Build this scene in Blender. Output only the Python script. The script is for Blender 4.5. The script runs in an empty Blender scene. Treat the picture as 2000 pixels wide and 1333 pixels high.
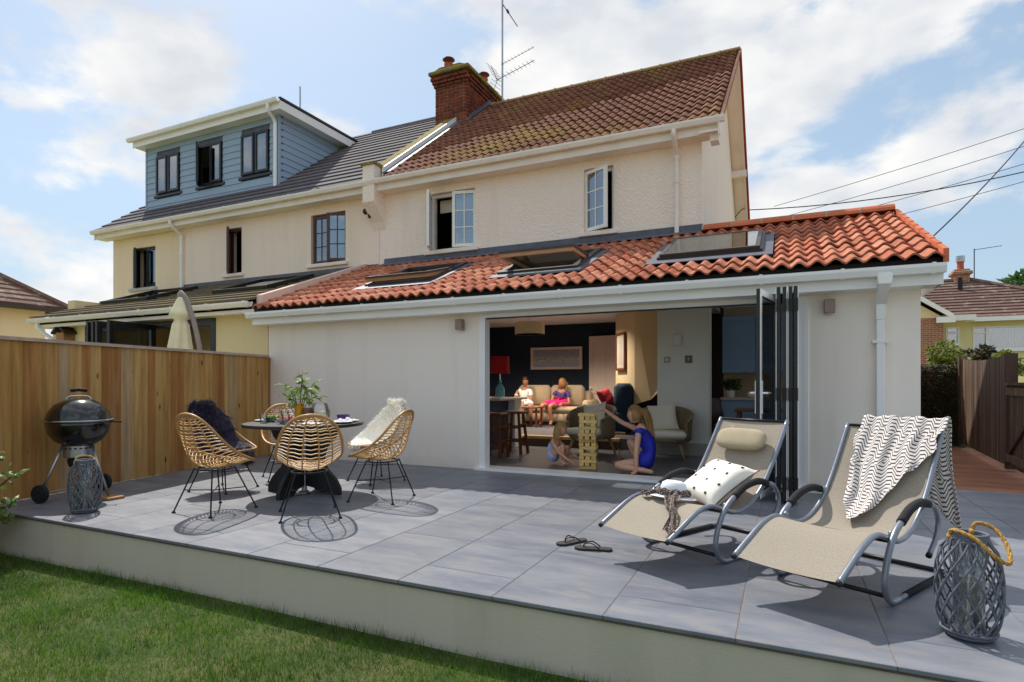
import bpy, bmesh, math, random
import numpy as np
from mathutils import Matrix, Vector, Quaternion
random.seed(7); rng = np.random.default_rng(7)
SC = bpy.context.scene
COL = SC.collection
PI = math.pi
def R(a): return math.radians(a)

# ------------------------------------------------------------------ camera
cam_d = bpy.data.cameras.new('camera'); cam = bpy.data.objects.new('camera', cam_d); COL.objects.link(cam)
cam.location = (0, -6.9, 1.15); cam.rotation_euler = (R(90), 0, R(25.0))
cam_d.sensor_width = 36; cam_d.lens = 36*1137/2000; cam_d.shift_y = (750-666.5)/2000
cam_d.clip_start = 0.05; cam_d.clip_end = 3000
SC.camera = cam
# ------------------------------------------------------------------ sky and sun
SUN = Vector((-0.61, 0.44, 1.0)).normalized()
EL = math.asin(SUN.z); AZ = math.atan2(SUN.x, SUN.y)
wd = bpy.data.worlds.new('World'); SC.world = wd; wd.use_nodes = True
nt = wd.node_tree; nt.nodes.clear()
def wn(t): return nt.nodes.new(t)
out = wn('ShaderNodeOutputWorld'); bg = wn('ShaderNodeBackground'); sky = wn('ShaderNodeTexSky')
sky.sky_type = 'NISHITA'; sky.sun_disc = False; sky.sun_elevation = EL; sky.sun_rotation = AZ
sky.air_density = 1.0; sky.dust_density = 1.0; sky.ozone_density = 1.0
tc = wn('ShaderNodeTexCoord'); sep = wn('ShaderNodeSeparateXYZ'); nt.links.new(tc.outputs['Generated'], sep.inputs[0])
zz = wn('ShaderNodeMath'); zz.operation = 'MAXIMUM'; zz.inputs[1].default_value = 0.0; nt.links.new(sep.outputs['Z'], zz.inputs[0])
za = wn('ShaderNodeMath'); za.operation = 'ADD'; za.inputs[1].default_value = 0.22; nt.links.new(zz.outputs[0], za.inputs[0])
dv = wn('ShaderNodeVectorMath'); dv.operation = 'DIVIDE'
cz = wn('ShaderNodeCombineXYZ')
for i in range(3): nt.links.new(za.outputs[0], cz.inputs[i])
nt.links.new(tc.outputs['Generated'], dv.inputs[0]); nt.links.new(cz.outputs[0], dv.inputs[1])
mp = wn('ShaderNodeMapping'); mp.inputs['Location'].default_value = (2.35, 0.9, 0.4); mp.inputs['Scale'].default_value = (1, 1, 1.9); nt.links.new(tc.outputs['Generated'], mp.inputs['Vector'])
n1 = wn('ShaderNodeTexNoise'); n1.inputs['Scale'].default_value = 3.1; n1.inputs['Detail'].default_value = 10; n1.inputs['Roughness'].default_value = 0.56; n1.inputs['Distortion'].default_value = 0.15
nt.links.new(mp.outputs[0], n1.inputs['Vector'])
rp = wn('ShaderNodeValToRGB'); rp.color_ramp.elements[0].position = 0.462; rp.color_ramp.elements[1].position = 0.572
rp.color_ramp.interpolation = 'EASE'; nt.links.new(n1.outputs['Fac'], rp.inputs[0])
n2 = wn('ShaderNodeTexNoise'); n2.inputs['Scale'].default_value = 6.5; n2.inputs['Detail'].default_value = 6; nt.links.new(mp.outputs[0], n2.inputs['Vector'])
cr = wn('ShaderNodeValToRGB'); e = cr.color_ramp.elements
e[0].position = 0.36; e[0].color = (3.8, 4.0, 4.3, 1); e[1].position = 0.66; e[1].color = (5.35, 5.3, 5.2, 1)
nt.links.new(n2.outputs['Fac'], cr.inputs[0])
hz = wn('ShaderNodeMapRange'); hz.inputs[1].default_value = 0.0; hz.inputs[2].default_value = 0.30; hz.inputs[3].default_value = 0.85; hz.inputs[4].default_value = 0.62
nt.links.new(sep.outputs['Z'], hz.inputs[0])
m0 = wn('ShaderNodeMix'); m0.data_type = 'RGBA'; nt.links.new(hz.outputs[0], m0.inputs[0]); nt.links.new(sky.outputs[0], m0.inputs[6]); m0.inputs[7].default_value = (2.35, 3.1, 3.75, 1)
m1 = wn('ShaderNodeMix'); m1.data_type = 'RGBA'; nt.links.new(rp.outputs[0], m1.inputs[0]); nt.links.new(m0.outputs[2], m1.inputs[6]); nt.links.new(cr.outputs[0], m1.inputs[7])
nt.links.new(m1.outputs[2], bg.inputs[0]); bg.inputs[1].default_value = 0.10; nt.links.new(bg.outputs[0], out.inputs[0])
sl = bpy.data.lights.new('sun', 'SUN'); sl.energy = 2.35; sl.angle = R(0.6); sl.color = (1.0, 0.95, 0.87)
so = bpy.data.objects.new('sun', sl); COL.objects.link(so); so.rotation_euler = (-SUN).to_track_quat('-Z', 'Y').to_euler(); so.location = (-20, 15, 30)
SC.view_settings.view_transform = 'Standard'; SC.view_settings.look = 'None'; SC.view_settings.exposure = 0.92; SC.view_settings.gamma = 1
SC.cycles.use_denoising = True; SC.cycles.max_bounces = 12; SC.cycles.diffuse_bounces = 8; SC.cycles.transparent_max_bounces = 12
SC.cycles.caustics_reflective = False; SC.cycles.caustics_refractive = False

# ------------------------------------------------------------------ materials
def srgb(r, g, b):
    f = lambda c: (c/255/12.92) if c/255 <= .04045 else ((c/255+.055)/1.055)**2.4
    return (f(r), f(g), f(b), 1)
MATS = {}
class NT:
    def __init__(s, name):
        s.m = bpy.data.materials.new(name); s.m.use_nodes = True; s.t = s.m.node_tree; s.t.nodes.clear()
        s.o = s.t.nodes.new('ShaderNodeOutputMaterial'); MATS[name] = s.m
    def n(s, typ, props=None, **ins):
        nd = s.t.nodes.new('ShaderNode'+typ)
        for k, v in (props or {}).items(): setattr(nd, k, v)
        for k, v in ins.items():
            key = int(k[1:]) if (k[0] == 'i' and k[1:].isdigit()) else k.replace('_', ' ')
            s.set(nd.inputs[key], v)
        return nd
    def set(s, sock, v):
        if isinstance(v, bpy.types.NodeSocket): s.t.links.new(v, sock)
        elif isinstance(v, bpy.types.Node): s.t.links.new(v.outputs[0], sock)
        else: sock.default_value = v
    def math(s, op, a, b=0.0, c=None):
        nd = s.n('Math', {'operation': op}, i0=a, i1=b)
        if c is not None: s.set(nd.inputs[2], c)
        return nd.outputs[0]
    def mix(s, f, a, b, blend='MIX'):
        nd = s.n('Mix', {'data_type': 'RGBA', 'blend_type': blend}); s.set(nd.inputs[0], f); s.set(nd.inputs[6], a); s.set(nd.inputs[7], b); return nd.outputs[2]
    def ramp(s, f, p0, p1, c0=(0, 0, 0, 1), c1=(1, 1, 1, 1)):
        nd = s.n('ValToRGB', i0=f); e = nd.color_ramp.elements; e[0].position = p0; e[1].position = p1; e[0].color = c0; e[1].color = c1; return nd.outputs[0]
    def pos(s, scale=(1, 1, 1), rot=(0, 0, 0), src='pos'):
        v = s.n('NewGeometry').outputs['Position'] if src == 'pos' else s.n('TexCoord').outputs[src]
        return s.n('Mapping', Vector=v, Scale=scale, Rotation=rot).outputs[0]
    def noise(s, vec, sc, det=4, rough=.55):
        return s.n('TexNoise', Vector=vec, Scale=sc, Detail=det, Roughness=rough).outputs['Fac']
    def rand(s):
        a = s.n('ObjectInfo').outputs['Random']; b = s.n('NewGeometry').outputs['Random Per Island']
        return s.math('FRACT', s.math('ADD', a, b))
    def bsdf(s, col, rough=.6, metal=0., bump=None, bstr=.3, bdist=.01, spec=.5, **kw):
        p = s.n('BsdfPrincipled', Base_Color=col, Roughness=rough, Metallic=metal); p.inputs['Specular IOR Level'].default_value = spec
        for k, v in kw.items(): s.set(p.inputs[k.replace('_', ' ')], v)
        if bump is not None:
            b = s.n('Bump', Height=bump, Strength=bstr, Distance=bdist); s.t.links.new(b.outputs[0], p.inputs['Normal'])
        s.t.links.new(p.outputs[0], s.o.inputs[0]); return s.m
def plain(name, col, rough=.5, metal=0., var=.12, vs=6., bump=.0, bs=60., randv=0., spec=.5, stretch=(1, 1, 1), **kw):
    t = NT(name); v = t.pos(stretch)
    f = t.ramp(t.noise(v, vs, 5), .3, .7)
    dark = tuple(c*(1-var) for c in col[:3])+(1,); lite = tuple(min(1, c*(1+var*.6)) for c in col[:3])+(1,)
    c = t.mix(f, dark, lite)
    if randv:
        k = t.math('MULTIPLY_ADD', t.rand(), 2*randv, 1-randv)
        c = t.mix(1.0, c, t.n('CombineColor', Red=k, Green=k, Blue=k).outputs[0], 'MULTIPLY')
    r = t.math('MULTIPLY_ADD', t.noise(v, vs*3, 3), .25, rough-.12)
    return t.bsdf(c, r, metal, t.noise(v, bs, 4) if bump else None, bump, .01, spec, **kw)

def render_mat(name, col, stain, pebble=.0, bstr=.25):
    t = NT(name); v = t.pos()
    big = t.ramp(t.noise(v, .7, 5), .35, .72); vs = t.pos((3, 3, .35)); st = t.ramp(t.noise(vs, 1.2, 5), .52, .8)
    c = t.mix(t.math('MULTIPLY', big, .35), col, tuple(x*.9 for x in col[:3])+(1,)); c = t.mix(t.math('MULTIPLY', st, .26), c, stain); gz = t.n('SeparateXYZ', Vector=t.n('NewGeometry').outputs['Position']).outputs[2]; spl = t.math('MULTIPLY', t.ramp(t.math('ADD', gz, t.math('MULTIPLY', t.noise(t.pos((2, 2, 6)), 2.5, 5), .30)), .10, .34, (1, 1, 1, 1), (0, 0, 0, 1)), .38); c = t.mix(spl, c, stain)
    h = t.noise(v, 30 if pebble else 90, 5, .65)
    if pebble: h = t.math('ADD', h, t.math('MULTIPLY', t.n('TexVoronoi', {'feature': 'SMOOTH_F1'}, Vector=v, Scale=34.).outputs[0], -pebble))
    return t.bsdf(c, .85, 0, h, bstr, .03 if pebble else .008, .2)
render_mat('house_render', srgb(255, 239, 227), srgb(196, 178, 150), .8, .5)
render_mat('gable_render', srgb(250, 234, 222), srgb(190, 172, 145), .0, .3)
render_mat('extension_render', srgb(252, 240, 228), srgb(206, 196, 182), .0, .22)
render_mat('neighbour_render', srgb(250, 229, 212), srgb(210, 190, 154), .0, .2)
render_mat('wing_render', srgb(245, 222, 192), srgb(206, 184, 144), .0, .2)
render_mat('cream_render', srgb(236, 216, 172), srgb(202, 178, 130), .0, .2)
render_mat('parapet_render', srgb(232, 205, 192), srgb(190, 140, 110), .0, .25)
render_mat('retaining_render', srgb(222, 210, 194), srgb(150, 146, 122), .0, .35)
render_mat('yellow_render', srgb(238, 228, 172), srgb(218, 200, 140), .0, .2)
plain('white_upvc', srgb(246, 244, 242), .35, var=.04, vs=2)
plain('aged_white', srgb(242, 233, 224), .45, var=.08, vs=3)
plain('grey_upvc', srgb(176, 182, 190), .4, var=.06)
plain('black_frame', srgb(26, 27, 31), .35, var=.15)
plain('brown_frame', srgb(88, 48, 38), .4, var=.2)
plain('lead', srgb(92, 94, 108), .55, var=.25, vs=8, bump=.3, bs=20)
plain('underlay', srgb(40, 38, 44), .8, var=.2)
plain('skylight_frame', srgb(62, 52, 52), .45, var=.15)
plain('skylight_wood', srgb(176, 134, 92), .5, var=.2, stretch=(1, 8, 8))
plain('mortar', srgb(176, 160, 140), .9, var=.25, vs=20, bump=.4)
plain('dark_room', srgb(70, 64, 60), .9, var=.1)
plain('navy_wall', srgb(22, 34, 52), .8, var=.1)
plain('navy_cabinet', srgb(46, 66, 96), .5, var=.08)
plain('blue_cabinet', srgb(140, 176, 216), .5, var=.04, vs=2)
plain('beige_wall', srgb(222, 200, 160), .85, var=.05, vs=2)
plain('white_wall', srgb(244, 244, 238), .8, var=.04, vs=2)
plain('ceiling_paint', srgb(238, 228, 220), .9, var=.04, vs=2)
plain('dark_step', srgb(104, 76, 60), .6, var=.2, stretch=(8, 1, 1))
plain('oak', srgb(214, 178, 116), .45, var=.2, vs=3, stretch=(1, 6, 6))
plain('walnut', srgb(112, 62, 36), .45, var=.3, vs=4, stretch=(6, 6, 1))
plain('dark_leather', srgb(58, 40, 36), .45, var=.2)
plain('door_paint', srgb(226, 206, 194), .5, var=.04)
plain('worktop', srgb(206, 190, 172), .35, var=.15, vs=30)
plain('chrome', srgb(200, 200, 205), .2, 1., var=.05)
plain('steel', srgb(170, 172, 176), .32, .9, var=.12)
plain('black_metal', srgb(20, 20, 22), .4, .3, var=.15)
plain('rubber', srgb(22, 22, 24), .75, var=.2, vs=30)
plain('black_wood', srgb(24, 24, 28), .45, var=.25, stretch=(1, 6, 6))
plain('enamel', srgb(20, 18, 17), .16, .0, var=.2, vs=3, Coat_Weight=.7, Coat_Roughness=.06)
plain('tube_grey', srgb(136, 142, 154), .32, .45, var=.1, vs=20)
plain('foam', srgb(34, 33, 36), .9, var=.25, vs=40, bump=.2, bs=150)
plain('rattan', srgb(204, 162, 102), .45, var=.25, vs=14, randv=.2)
plain('rattan_rim', srgb(190, 140, 84), .4, var=.22, vs=10)
plain('willow', srgb(104, 108, 118), .75, var=.32, vs=22, bump=.4, bs=90, randv=.18)
plain('rope', srgb(196, 150, 72), .85, var=.35, vs=60, bump=.6, bs=120)
plain('wax', srgb(240, 232, 208), .5, var=.03)
plain('fur_dark', srgb(58, 50, 72), .8, var=.35, vs=20, randv=.35)
plain('fur_white', srgb(255, 250, 240), .8, var=.03, vs=20, randv=.04)
plain('cushion_white', srgb(240, 234, 222), .85, var=.05, vs=8, bump=.25, bs=260)
plain('stitch', srgb(120, 66, 44), .8, var=.2)
plain('motif_black', srgb(44, 40, 46), .9, var=.2)
plain('hat_white', srgb(240, 240, 244), .8, var=.04, bump=.3, bs=300)
plain('skin', srgb(222, 168, 138), .5, var=.08, vs=12, Subsurface_Weight=.08)
plain('skin_tan', srgb(176, 118, 88), .5, var=.08, vs=12)
plain('blonde_hair', srgb(168, 126, 74), .5, var=.35, vs=30, stretch=(1, 1, .25))
plain('fair_hair', srgb(186, 148, 94), .5, var=.35, vs=40, stretch=(1, 1, .25))
plain('dark_hair', srgb(52, 32, 24), .5, var=.3, vs=30)
plain('blue_dress', srgb(34, 44, 176), .7, var=.2, vs=8, bump=.2, bs=60)
plain('lilac_dress', srgb(178, 188, 232), .75, var=.25, vs=26)
plain('white_cloth', srgb(240, 238, 236), .8, var=.06)
plain('purple_cloth', srgb(76, 58, 128), .75, var=.6, vs=30)
plain('magenta', srgb(214, 24, 120), .75, var=.1)
plain('crimson', srgb(176, 22, 44), .75, var=.12)
plain('navy_fabric', srgb(26, 52, 78), .85, var=.15, bump=.2, bs=200)
plain('sofa_fabric', srgb(192, 172, 142), .85, var=.08, bump=.2, bs=200)
plain('wicker_grey', srgb(140, 122, 92), .7, var=.35, vs=40, stretch=(1, 1, 4), bump=.5, bs=90)
plain('cushion_cream', srgb(238, 230, 214), .85, var=.04)
plain('ash_leg', srgb(178, 144, 106), .5, var=.15)
plain('red_shade', srgb(186, 16, 30), .8, var=.06)
plain('shade_cream', srgb(240, 226, 190), .8, var=.04)
plain('teal_glass', srgb(110, 178, 196), .12, var=.1)
plain('sandal', srgb(44, 36, 34), .7, var=.25, vs=30)
plain('parasol_cloth', srgb(240, 232, 196), .85, var=.08, vs=5)
plain('parasol_pole', srgb(150, 138, 132), .5, var=.1)
plain('birdhouse_wood', srgb(168, 122, 72), .7, var=.3)
plain('brown_plastic', srgb(58, 44, 40), .5, var=.1)
plain('terracotta', srgb(186, 92, 62), .8, var=.25, vs=12)
plain('pot_metal', srgb(120, 62, 46), .6, .2, var=.3, vs=12)
plain('wire_black', srgb(36, 36, 40), .6, var=.1)
plain('light_bronze', srgb(150, 128, 116), .45, .3, var=.08)
plain('soil', srgb(82, 62, 44), .95, var=.4, vs=20, bump=.6, bs=40)
plain('plate_white', srgb(240, 240, 240), .25, var=.03)
plain('fruit_red', srgb(214, 52, 36), .4, var=.25, vs=40)
plain('salad', srgb(120, 152, 60), .6, var=.4, vs=60)
plain('napkin', srgb(214, 208, 214), .85, var=.15, vs=30)
plain('vase_brown', srgb(112, 76, 44), .3, var=.4, vs=10, stretch=(.1, .1, 6))
plain('amber', srgb(206, 150, 30), .2, var=.2)
plain('bark', srgb(96, 76, 56), .9, var=.3, vs=12, bump=.5, bs=30)
plain('screen_black', srgb(14, 14, 16), .2, var=.05)
plain('screen_white', srgb(220, 220, 220), .4, var=.02)
plain('socket_grey', srgb(176, 176, 170), .4, var=.04)
plain('ply_block', srgb(226, 190, 118), .6, var=.16, vs=18, stretch=(1, 6, 6), randv=.16)
plain('ochre_wall', srgb(214, 150, 40), .8, var=.06)
def leafmat(name, a, b, c):
    t = NT(name); r = t.rand(); col = t.mix(t.ramp(r, .1, .9), a, b); col = t.mix(t.ramp(t.noise(t.pos(), 2.2, 3), .45, .7), col, c)
    p = t.n('BsdfPrincipled', Base_Color=col, Roughness=.5); tr = t.n('BsdfTranslucent', Color=col); ms = t.n('MixShader', i0=.3, i1=p, i2=tr)
    t.t.links.new(ms.outputs[0], t.o.inputs[0])
leafmat('leaf_bright', srgb(96, 132, 54), srgb(150, 178, 86), srgb(120, 150, 60))
leafmat('leaf_hedge', srgb(44, 52, 26), srgb(72, 74, 40), srgb(84, 66, 40))
leafmat('leaf_bush', srgb(92, 110, 40), srgb(150, 156, 60), srgb(110, 120, 40))
leafmat('leaf_tree', srgb(70, 104, 52), srgb(104, 138, 74), srgb(62, 92, 50))
leafmat('leaf_shrub', srgb(80, 110, 50), srgb(148, 170, 96), srgb(104, 130, 60))
leafmat('leaf_pot', srgb(48, 84, 38), srgb(86, 124, 58), srgb(60, 96, 44))
def glass(name, tint=(1, 1, 1, 1), refl=.12, rough=.02):
    t = NT(name); fr = t.n('LayerWeight', Blend=.35).outputs['Fresnel']; f = t.math('MULTIPLY_ADD', fr, .75, refl)
    a = t.n('BsdfTransparent', Color=tint); g = t.n('BsdfGlossy', Roughness=rough, Color=(.95, .97, 1, 1)); m = t.n('MixShader', i0=f, i1=a, i2=g); t.t.links.new(m.outputs[0], t.o.inputs[0])
glass('window_glass', (.72, .78, .80, 1), .22)
glass('roof_glass', (.90, .95, .92, 1), .12)
glass('door_glass', (.95, .97, .96, 1), .08)
glass('clear_glass', (.94, .96, .96, 1), .06)
t = NT('lamp_glow'); em = t.n('Emission', Color=(1, .82, .6, 1), Strength=8.); t.t.links.new(em.outputs[0], t.o.inputs[0])
# patio porcelain
t = NT('patio_tile'); v = t.pos((1, 3.2, 1), (0, 0, R(18))); r = t.rand()
sh = t.n('VectorMath', {'operation': 'ADD'}, i0=v, i1=t.n('CombineXYZ', X=t.math('MULTIPLY', r, 19), Y=t.math('MULTIPLY', r, 31)).outputs[0]).outputs[0]
a = t.noise(sh, 1.3, 7, .6); b = t.noise(sh, 3.6, 6, .62)
c = t.mix(t.ramp(a, .36, .66), srgb(100, 107, 121), srgb(133, 136, 143)); c = t.mix(t.math('MULTIPLY', t.ramp(b, .50, .70), .6), c, srgb(144, 136, 132))
c = t.mix(t.math('MULTIPLY', t.ramp(t.noise(sh, .9, 4), .56, .74), .45), c, srgb(78, 88, 110))
vein = t.ramp(t.math('ABSOLUTE', t.math('SUBTRACT', t.noise(sh, 2.1, 8, .65), .5)), .0, .018, (1, 1, 1, 1), (0, 0, 0, 1)); c = t.mix(t.math('MULTIPLY', vein, .22), c, srgb(160, 152, 146))
wp = t.ramp(t.noise(t.pos(), .55, 4), .35, .7); c = t.mix(t.math('MULTIPLY', wp, .30), c, srgb(108, 104, 108))
k = t.math('MULTIPLY_ADD', r, .16, .92); c = t.mix(1., c, t.n('CombineColor', Red=k, Green=k, Blue=k).outputs[0], 'MULTIPLY')
t.bsdf(c, t.math('MULTIPLY_ADD', b, .2, .34), 0, t.noise(sh, 14, 5), .12, .006, .45)
t = NT('floor_tile'); v = t.pos((1, 2, 1)); c = t.mix(t.noise(v, 2, 6), srgb(78, 80, 86), srgb(118, 118, 122)); t.bsdf(c, .35, 0, t.noise(v, 20), .1)
plain('grout', srgb(130, 118, 112), .9, var=.15, vs=20)
plain('coping_edge', srgb(92, 82, 70), .7, var=.3, vs=10)
# fence boards
def board_mat(name, cols, dark=.45):
    t = NT(name); r = t.rand(); v = t.n('Mapping', Vector=t.n('NewGeometry').outputs['Position'], Scale=(9, 9, .55)).outputs[0]
    off = t.n('VectorMath', {'operation': 'ADD'}, i0=v, i1=t.n('CombineXYZ', X=t.math('MULTIPLY', r, 40), Z=t.math('MULTIPLY', r, 13)).outputs[0]).outputs[0]
    nd = t.n('ValToRGB', i0=r); cr_ = nd.color_ramp; cr_.interpolation = 'CONSTANT'
    while len(cr_.elements) < len(cols): cr_.elements.new(.5)
    for i, q in enumerate(cols): cr_.elements[i].position = i/len(cols); cr_.elements[i].color = q
    base = nd.outputs[0]
    g = t.noise(off, 2.2, 7, .65); c = t.mix(t.ramp(g, .38, .66), base, t.mix(1., base, (.62, .56, .5, 1), 'MULTIPLY'))
    pale = t.ramp(t.noise(off, .8, 4), .55, .75); c = t.mix(t.math('MULTIPLY', pale, .45), c, srgb(206, 178, 132)); k2 = t.math('MULTIPLY', t.ramp(t.noise(t.pos((1.2, 1.2, .5)), 1.6, 4), .48, .7), .4); c = t.mix(k2, c, t.mix(1., base, (.60, .54, .48, 1), 'MULTIPLY'))
    kv = t.n('Mapping', Vector=off, Scale=(.8, .8, 4.5)).outputs[0]
    kn = t.n('TexVoronoi', Vector=kv, Scale=.9).outputs[0]; c = t.mix(t.ramp(kn, .04, .12, (1, 1, 1, 1), (0, 0, 0, 1)), c, srgb(70, 40, 18))
    t.bsdf(c, .72, 0, g, .35, .006, .3)
board_mat('fence_board', [srgb(192, 144, 84), srgb(200, 156, 96), srgb(182, 130, 72), srgb(194, 148, 88), srgb(186, 156, 118), srgb(200, 160, 100), srgb(168, 116, 64), srgb(194, 148, 84)])
board_mat('fence_grey', [srgb(96, 78, 66), srgb(112, 92, 78), srgb(84, 66, 58), srgb(120, 100, 84)])
plain('fence_cap', srgb(186, 166, 150), .8, var=.2, vs=4, stretch=(6, 1, 1))
# roof tiles
def tile_mat(name, base, alt, lichen=None, lsc=1.6, l0=.52, l1=.64, rough=.75):
    t = NT(name); r = t.rand(); v = t.pos(); c = t.mix(r, base, alt)
    c = t.mix(t.math('MULTIPLY', t.ramp(t.noise(v, 7, 6), .4, .7), .45), c, tuple(x*.62 for x in base[:3])+(1,))
    if lichen:
        f = t.math('MULTIPLY', t.ramp(t.noise(v, lsc, 4), l0-.06, l1), t.ramp(t.noise(v, 15, 5), .40, .58)); c = t.mix(t.math('MULTIPLY', f, .85), c, lichen)
    t.bsdf(c, rough+.12, 0, t.noise(v, 60, 4), .45, .008, .15)
tile_mat('clay_tile', srgb(186, 106, 80), srgb(218, 152, 122), srgb(150, 96, 76), 2.5, .45, .62)
tile_mat('old_tile', srgb(122, 80, 65), srgb(146, 98, 77), srgb(158, 136, 52), .6, .54, .70)
tile_mat('grey_tile', srgb(104, 98, 104), srgb(122, 116, 118), None)
tile_mat('mossy_tile', srgb(112, 102, 92), srgb(134, 122, 104), srgb(140, 124, 74), 1.2, .45, .6)
tile_mat('brown_tile', srgb(112, 88, 82), srgb(130, 104, 94), srgb(176, 170, 160), 3.0, .6, .7)
tile_mat('ridge_clay', srgb(204, 116, 84), srgb(214, 130, 98))
tile_mat('ridge_old', srgb(150, 110, 80), srgb(160, 124, 90), srgb(150, 134, 70), 2., .45, .6)
tile_mat('verge_red', srgb(158, 62, 50), srgb(176, 74, 58))
tile_mat('chimney_brick', srgb(150, 76, 54), srgb(112, 60, 48), srgb(60, 46, 42), 3., .45, .6)
tile_mat('chimney_cap', srgb(128, 110, 84), srgb(128, 110, 84), srgb(160, 140, 44), 2., .35, .5)
t = NT('bungalow_brick'); v = t.pos(); bk = t.n('TexBrick', Vector=t.pos((1, 1, 1), (R(90), 0, 0)), Color1=srgb(176, 100, 62), Color2=srgb(150, 78, 48), Mortar=srgb(176, 156, 134), Scale=1., Mortar_Size=.012, Brick_Width=.225, Row_Height=.075); t.bsdf(bk.outputs[0], .85)
t = NT('cladding'); v = t.pos((1, 1, 6)); c = t.mix(t.noise(t.pos((1, 6, 14)), 3, 4), srgb(146, 166, 190), srgb(160, 180, 202)); t.bsdf(c, .6, 0, t.noise(t.pos((1, 6, 20)), 12), .15)
# sling fabric
t = NT('sling'); v = t.pos((1, 1, 1), src='UV'); w1 = t.n('TexWave', {'bands_direction': 'X'}, Vector=v, Scale=120.).outputs['Fac']; w2 = t.n('TexWave', {'bands_direction': 'Y'}, Vector=v, Scale=160.).outputs['Fac']
wv = t.math('MULTIPLY', w1, w2); c = t.mix(t.ramp(t.noise(t.pos((1, .45, 1), src='UV'), 150, 3, .75), .36, .64), srgb(160, 149, 134), srgb(182, 170, 153)); c = t.mix(t.math('MULTIPLY', t.ramp(t.noise(v, 3, 4), .5, .75), .22), c, srgb(164, 146, 108))
pb = t.n('BsdfPrincipled', Base_Color=c, Roughness=.8); bb = t.n('Bump', Height=wv, Strength=.3, Distance=.002); t.t.links.new(bb.outputs[0], pb.inputs['Normal']); tl = t.n('BsdfTranslucent', Color=c); ms = t.n('MixShader', i0=.18, i1=pb, i2=tl); t.t.links.new(ms.outputs[0], t.o.inputs[0])
plain('headroll', srgb(180, 164, 136), .85, var=.1, vs=6, bump=.3, bs=250)
# throw pattern: nested zigzags with flat tops
t = NT('throw_pattern'); uv = t.n('TexCoord').outputs['UV']; sx = t.n('SeparateXYZ', Vector=uv); U, V = sx.outputs[0], sx.outputs[1]
def tri(x): return t.math('SUBTRACT', t.math('MULTIPLY', t.math('ABSOLUTE', t.math('SUBTRACT', t.math('FRACT', x), .5)), 4.), 1.)
def clip(x, l): return t.math('MINIMUM', t.math('MAXIMUM', x, -l), l)
zu = clip(tri(t.math('MULTIPLY', U, 8.5)), .5)
row = t.math('FLOOR', t.math('ADD', t.math('MULTIPLY', V, 4.2), t.math('MULTIPLY', zu, .25)))
alt = t.math('MULTIPLY_ADD', t.math('MODULO', row, 2.), 2., -1.)
z2 = clip(tri(t.math('ADD', t.math('MULTIPLY', U, 8.5), t.math('MULTIPLY', row, .37))), .5)
fld = t.math('FRACT', t.math('ADD', t.math('MULTIPLY', V, 36.), t.math('MULTIPLY', z2, 1.7)))
c = t.mix(t.ramp(t.math('ABSOLUTE', t.math('SUBTRACT', fld, .5)), .16, .20), srgb(58, 48, 54), srgb(236, 226, 220)); t.bsdf(c, .85, 0, t.noise(t.pos(src='UV'), 300, 2), .1)
t = NT('scarf_print'); n_ = t.noise(t.pos(), 130, 3); c = t.mix(t.ramp(n_, .55, .6), srgb(40, 28, 27), srgb(196, 172, 158)); t.bsdf(c, .8)
t = NT('harbour_print'); uv = t.n('TexCoord').outputs['Generated']; sx = t.n('SeparateXYZ', Vector=uv)
n_ = t.noise(t.n('Mapping', Vector=uv, Scale=(14, 1, 5)).outputs[0], 2., 6, .7); band = t.ramp(t.math('ABSOLUTE', t.math('SUBTRACT', sx.outputs[2], .38)), .05, .3, (1, 1, 1, 1), (0, 0, 0, 1))
c = t.mix(sx.outputs[2], srgb(168, 184, 204), srgb(150, 146, 166)); c = t.mix(t.math('MULTIPLY', t.ramp(n_, .48, .54), band), c, srgb(226, 222, 190)); c = t.mix(t.math('MULTIPLY', t.ramp(t.noise(t.n('Mapping', Vector=uv, Scale=(30, 1, 6)).outputs[0], 2., 3), .6, .64), t.ramp(sx.outputs[2], .25, .5)), c, srgb(70, 74, 96)); t.bsdf(c, .4)
t = NT('lawn_soil'); v = t.pos(); c = t.mix(t.ramp(t.noise(v, 3, 5), .4, .65), srgb(58, 72, 26), srgb(84, 86, 40)); t.bsdf(c, .95)
t = NT('grass_blade'); v = t.pos(); r = t.rand(); c = t.mix(t.ramp(r, .05, .95), srgb(64, 104, 22), srgb(112, 154, 40)); c = t.mix(t.math('MULTIPLY', t.ramp(t.noise(v, 1.0, 5), .60, .74), .65), c, srgb(136, 118, 62)); c = t.mix(t.math('MULTIPLY', t.ramp(t.noise(v, .5, 3), .5, .7), .5), c, srgb(50, 76, 24)); c = t.mix(t.math('MULTIPLY', t.ramp(t.noise(v, 5, 4), .5, .7), .6), c, srgb(38, 60, 16))
p_ = t.n('BsdfPrincipled', Base_Color=c, Roughness=.5); tl = t.n('BsdfTranslucent', Color=c); ms = t.n('MixShader', i0=.35, i1=p_, i2=tl); t.t.links.new(ms.outputs[0], t.o.inputs[0])
t = NT('red_paving'); v = t.pos((1, 2.5, 1)); c = t.mix(t.ramp(t.noise(v, 1.5, 6), .35, .65), srgb(146, 92, 66), srgb(176, 118, 86)); t.bsdf(c, .85, 0, t.noise(v, 30), .3)
t = NT('terrain_grass'); v = t.pos(); c = t.mix(t.ramp(t.noise(v, .4, 5), .35, .65), srgb(110, 112, 70), srgb(146, 142, 90)); t.bsdf(c, .95)

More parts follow.
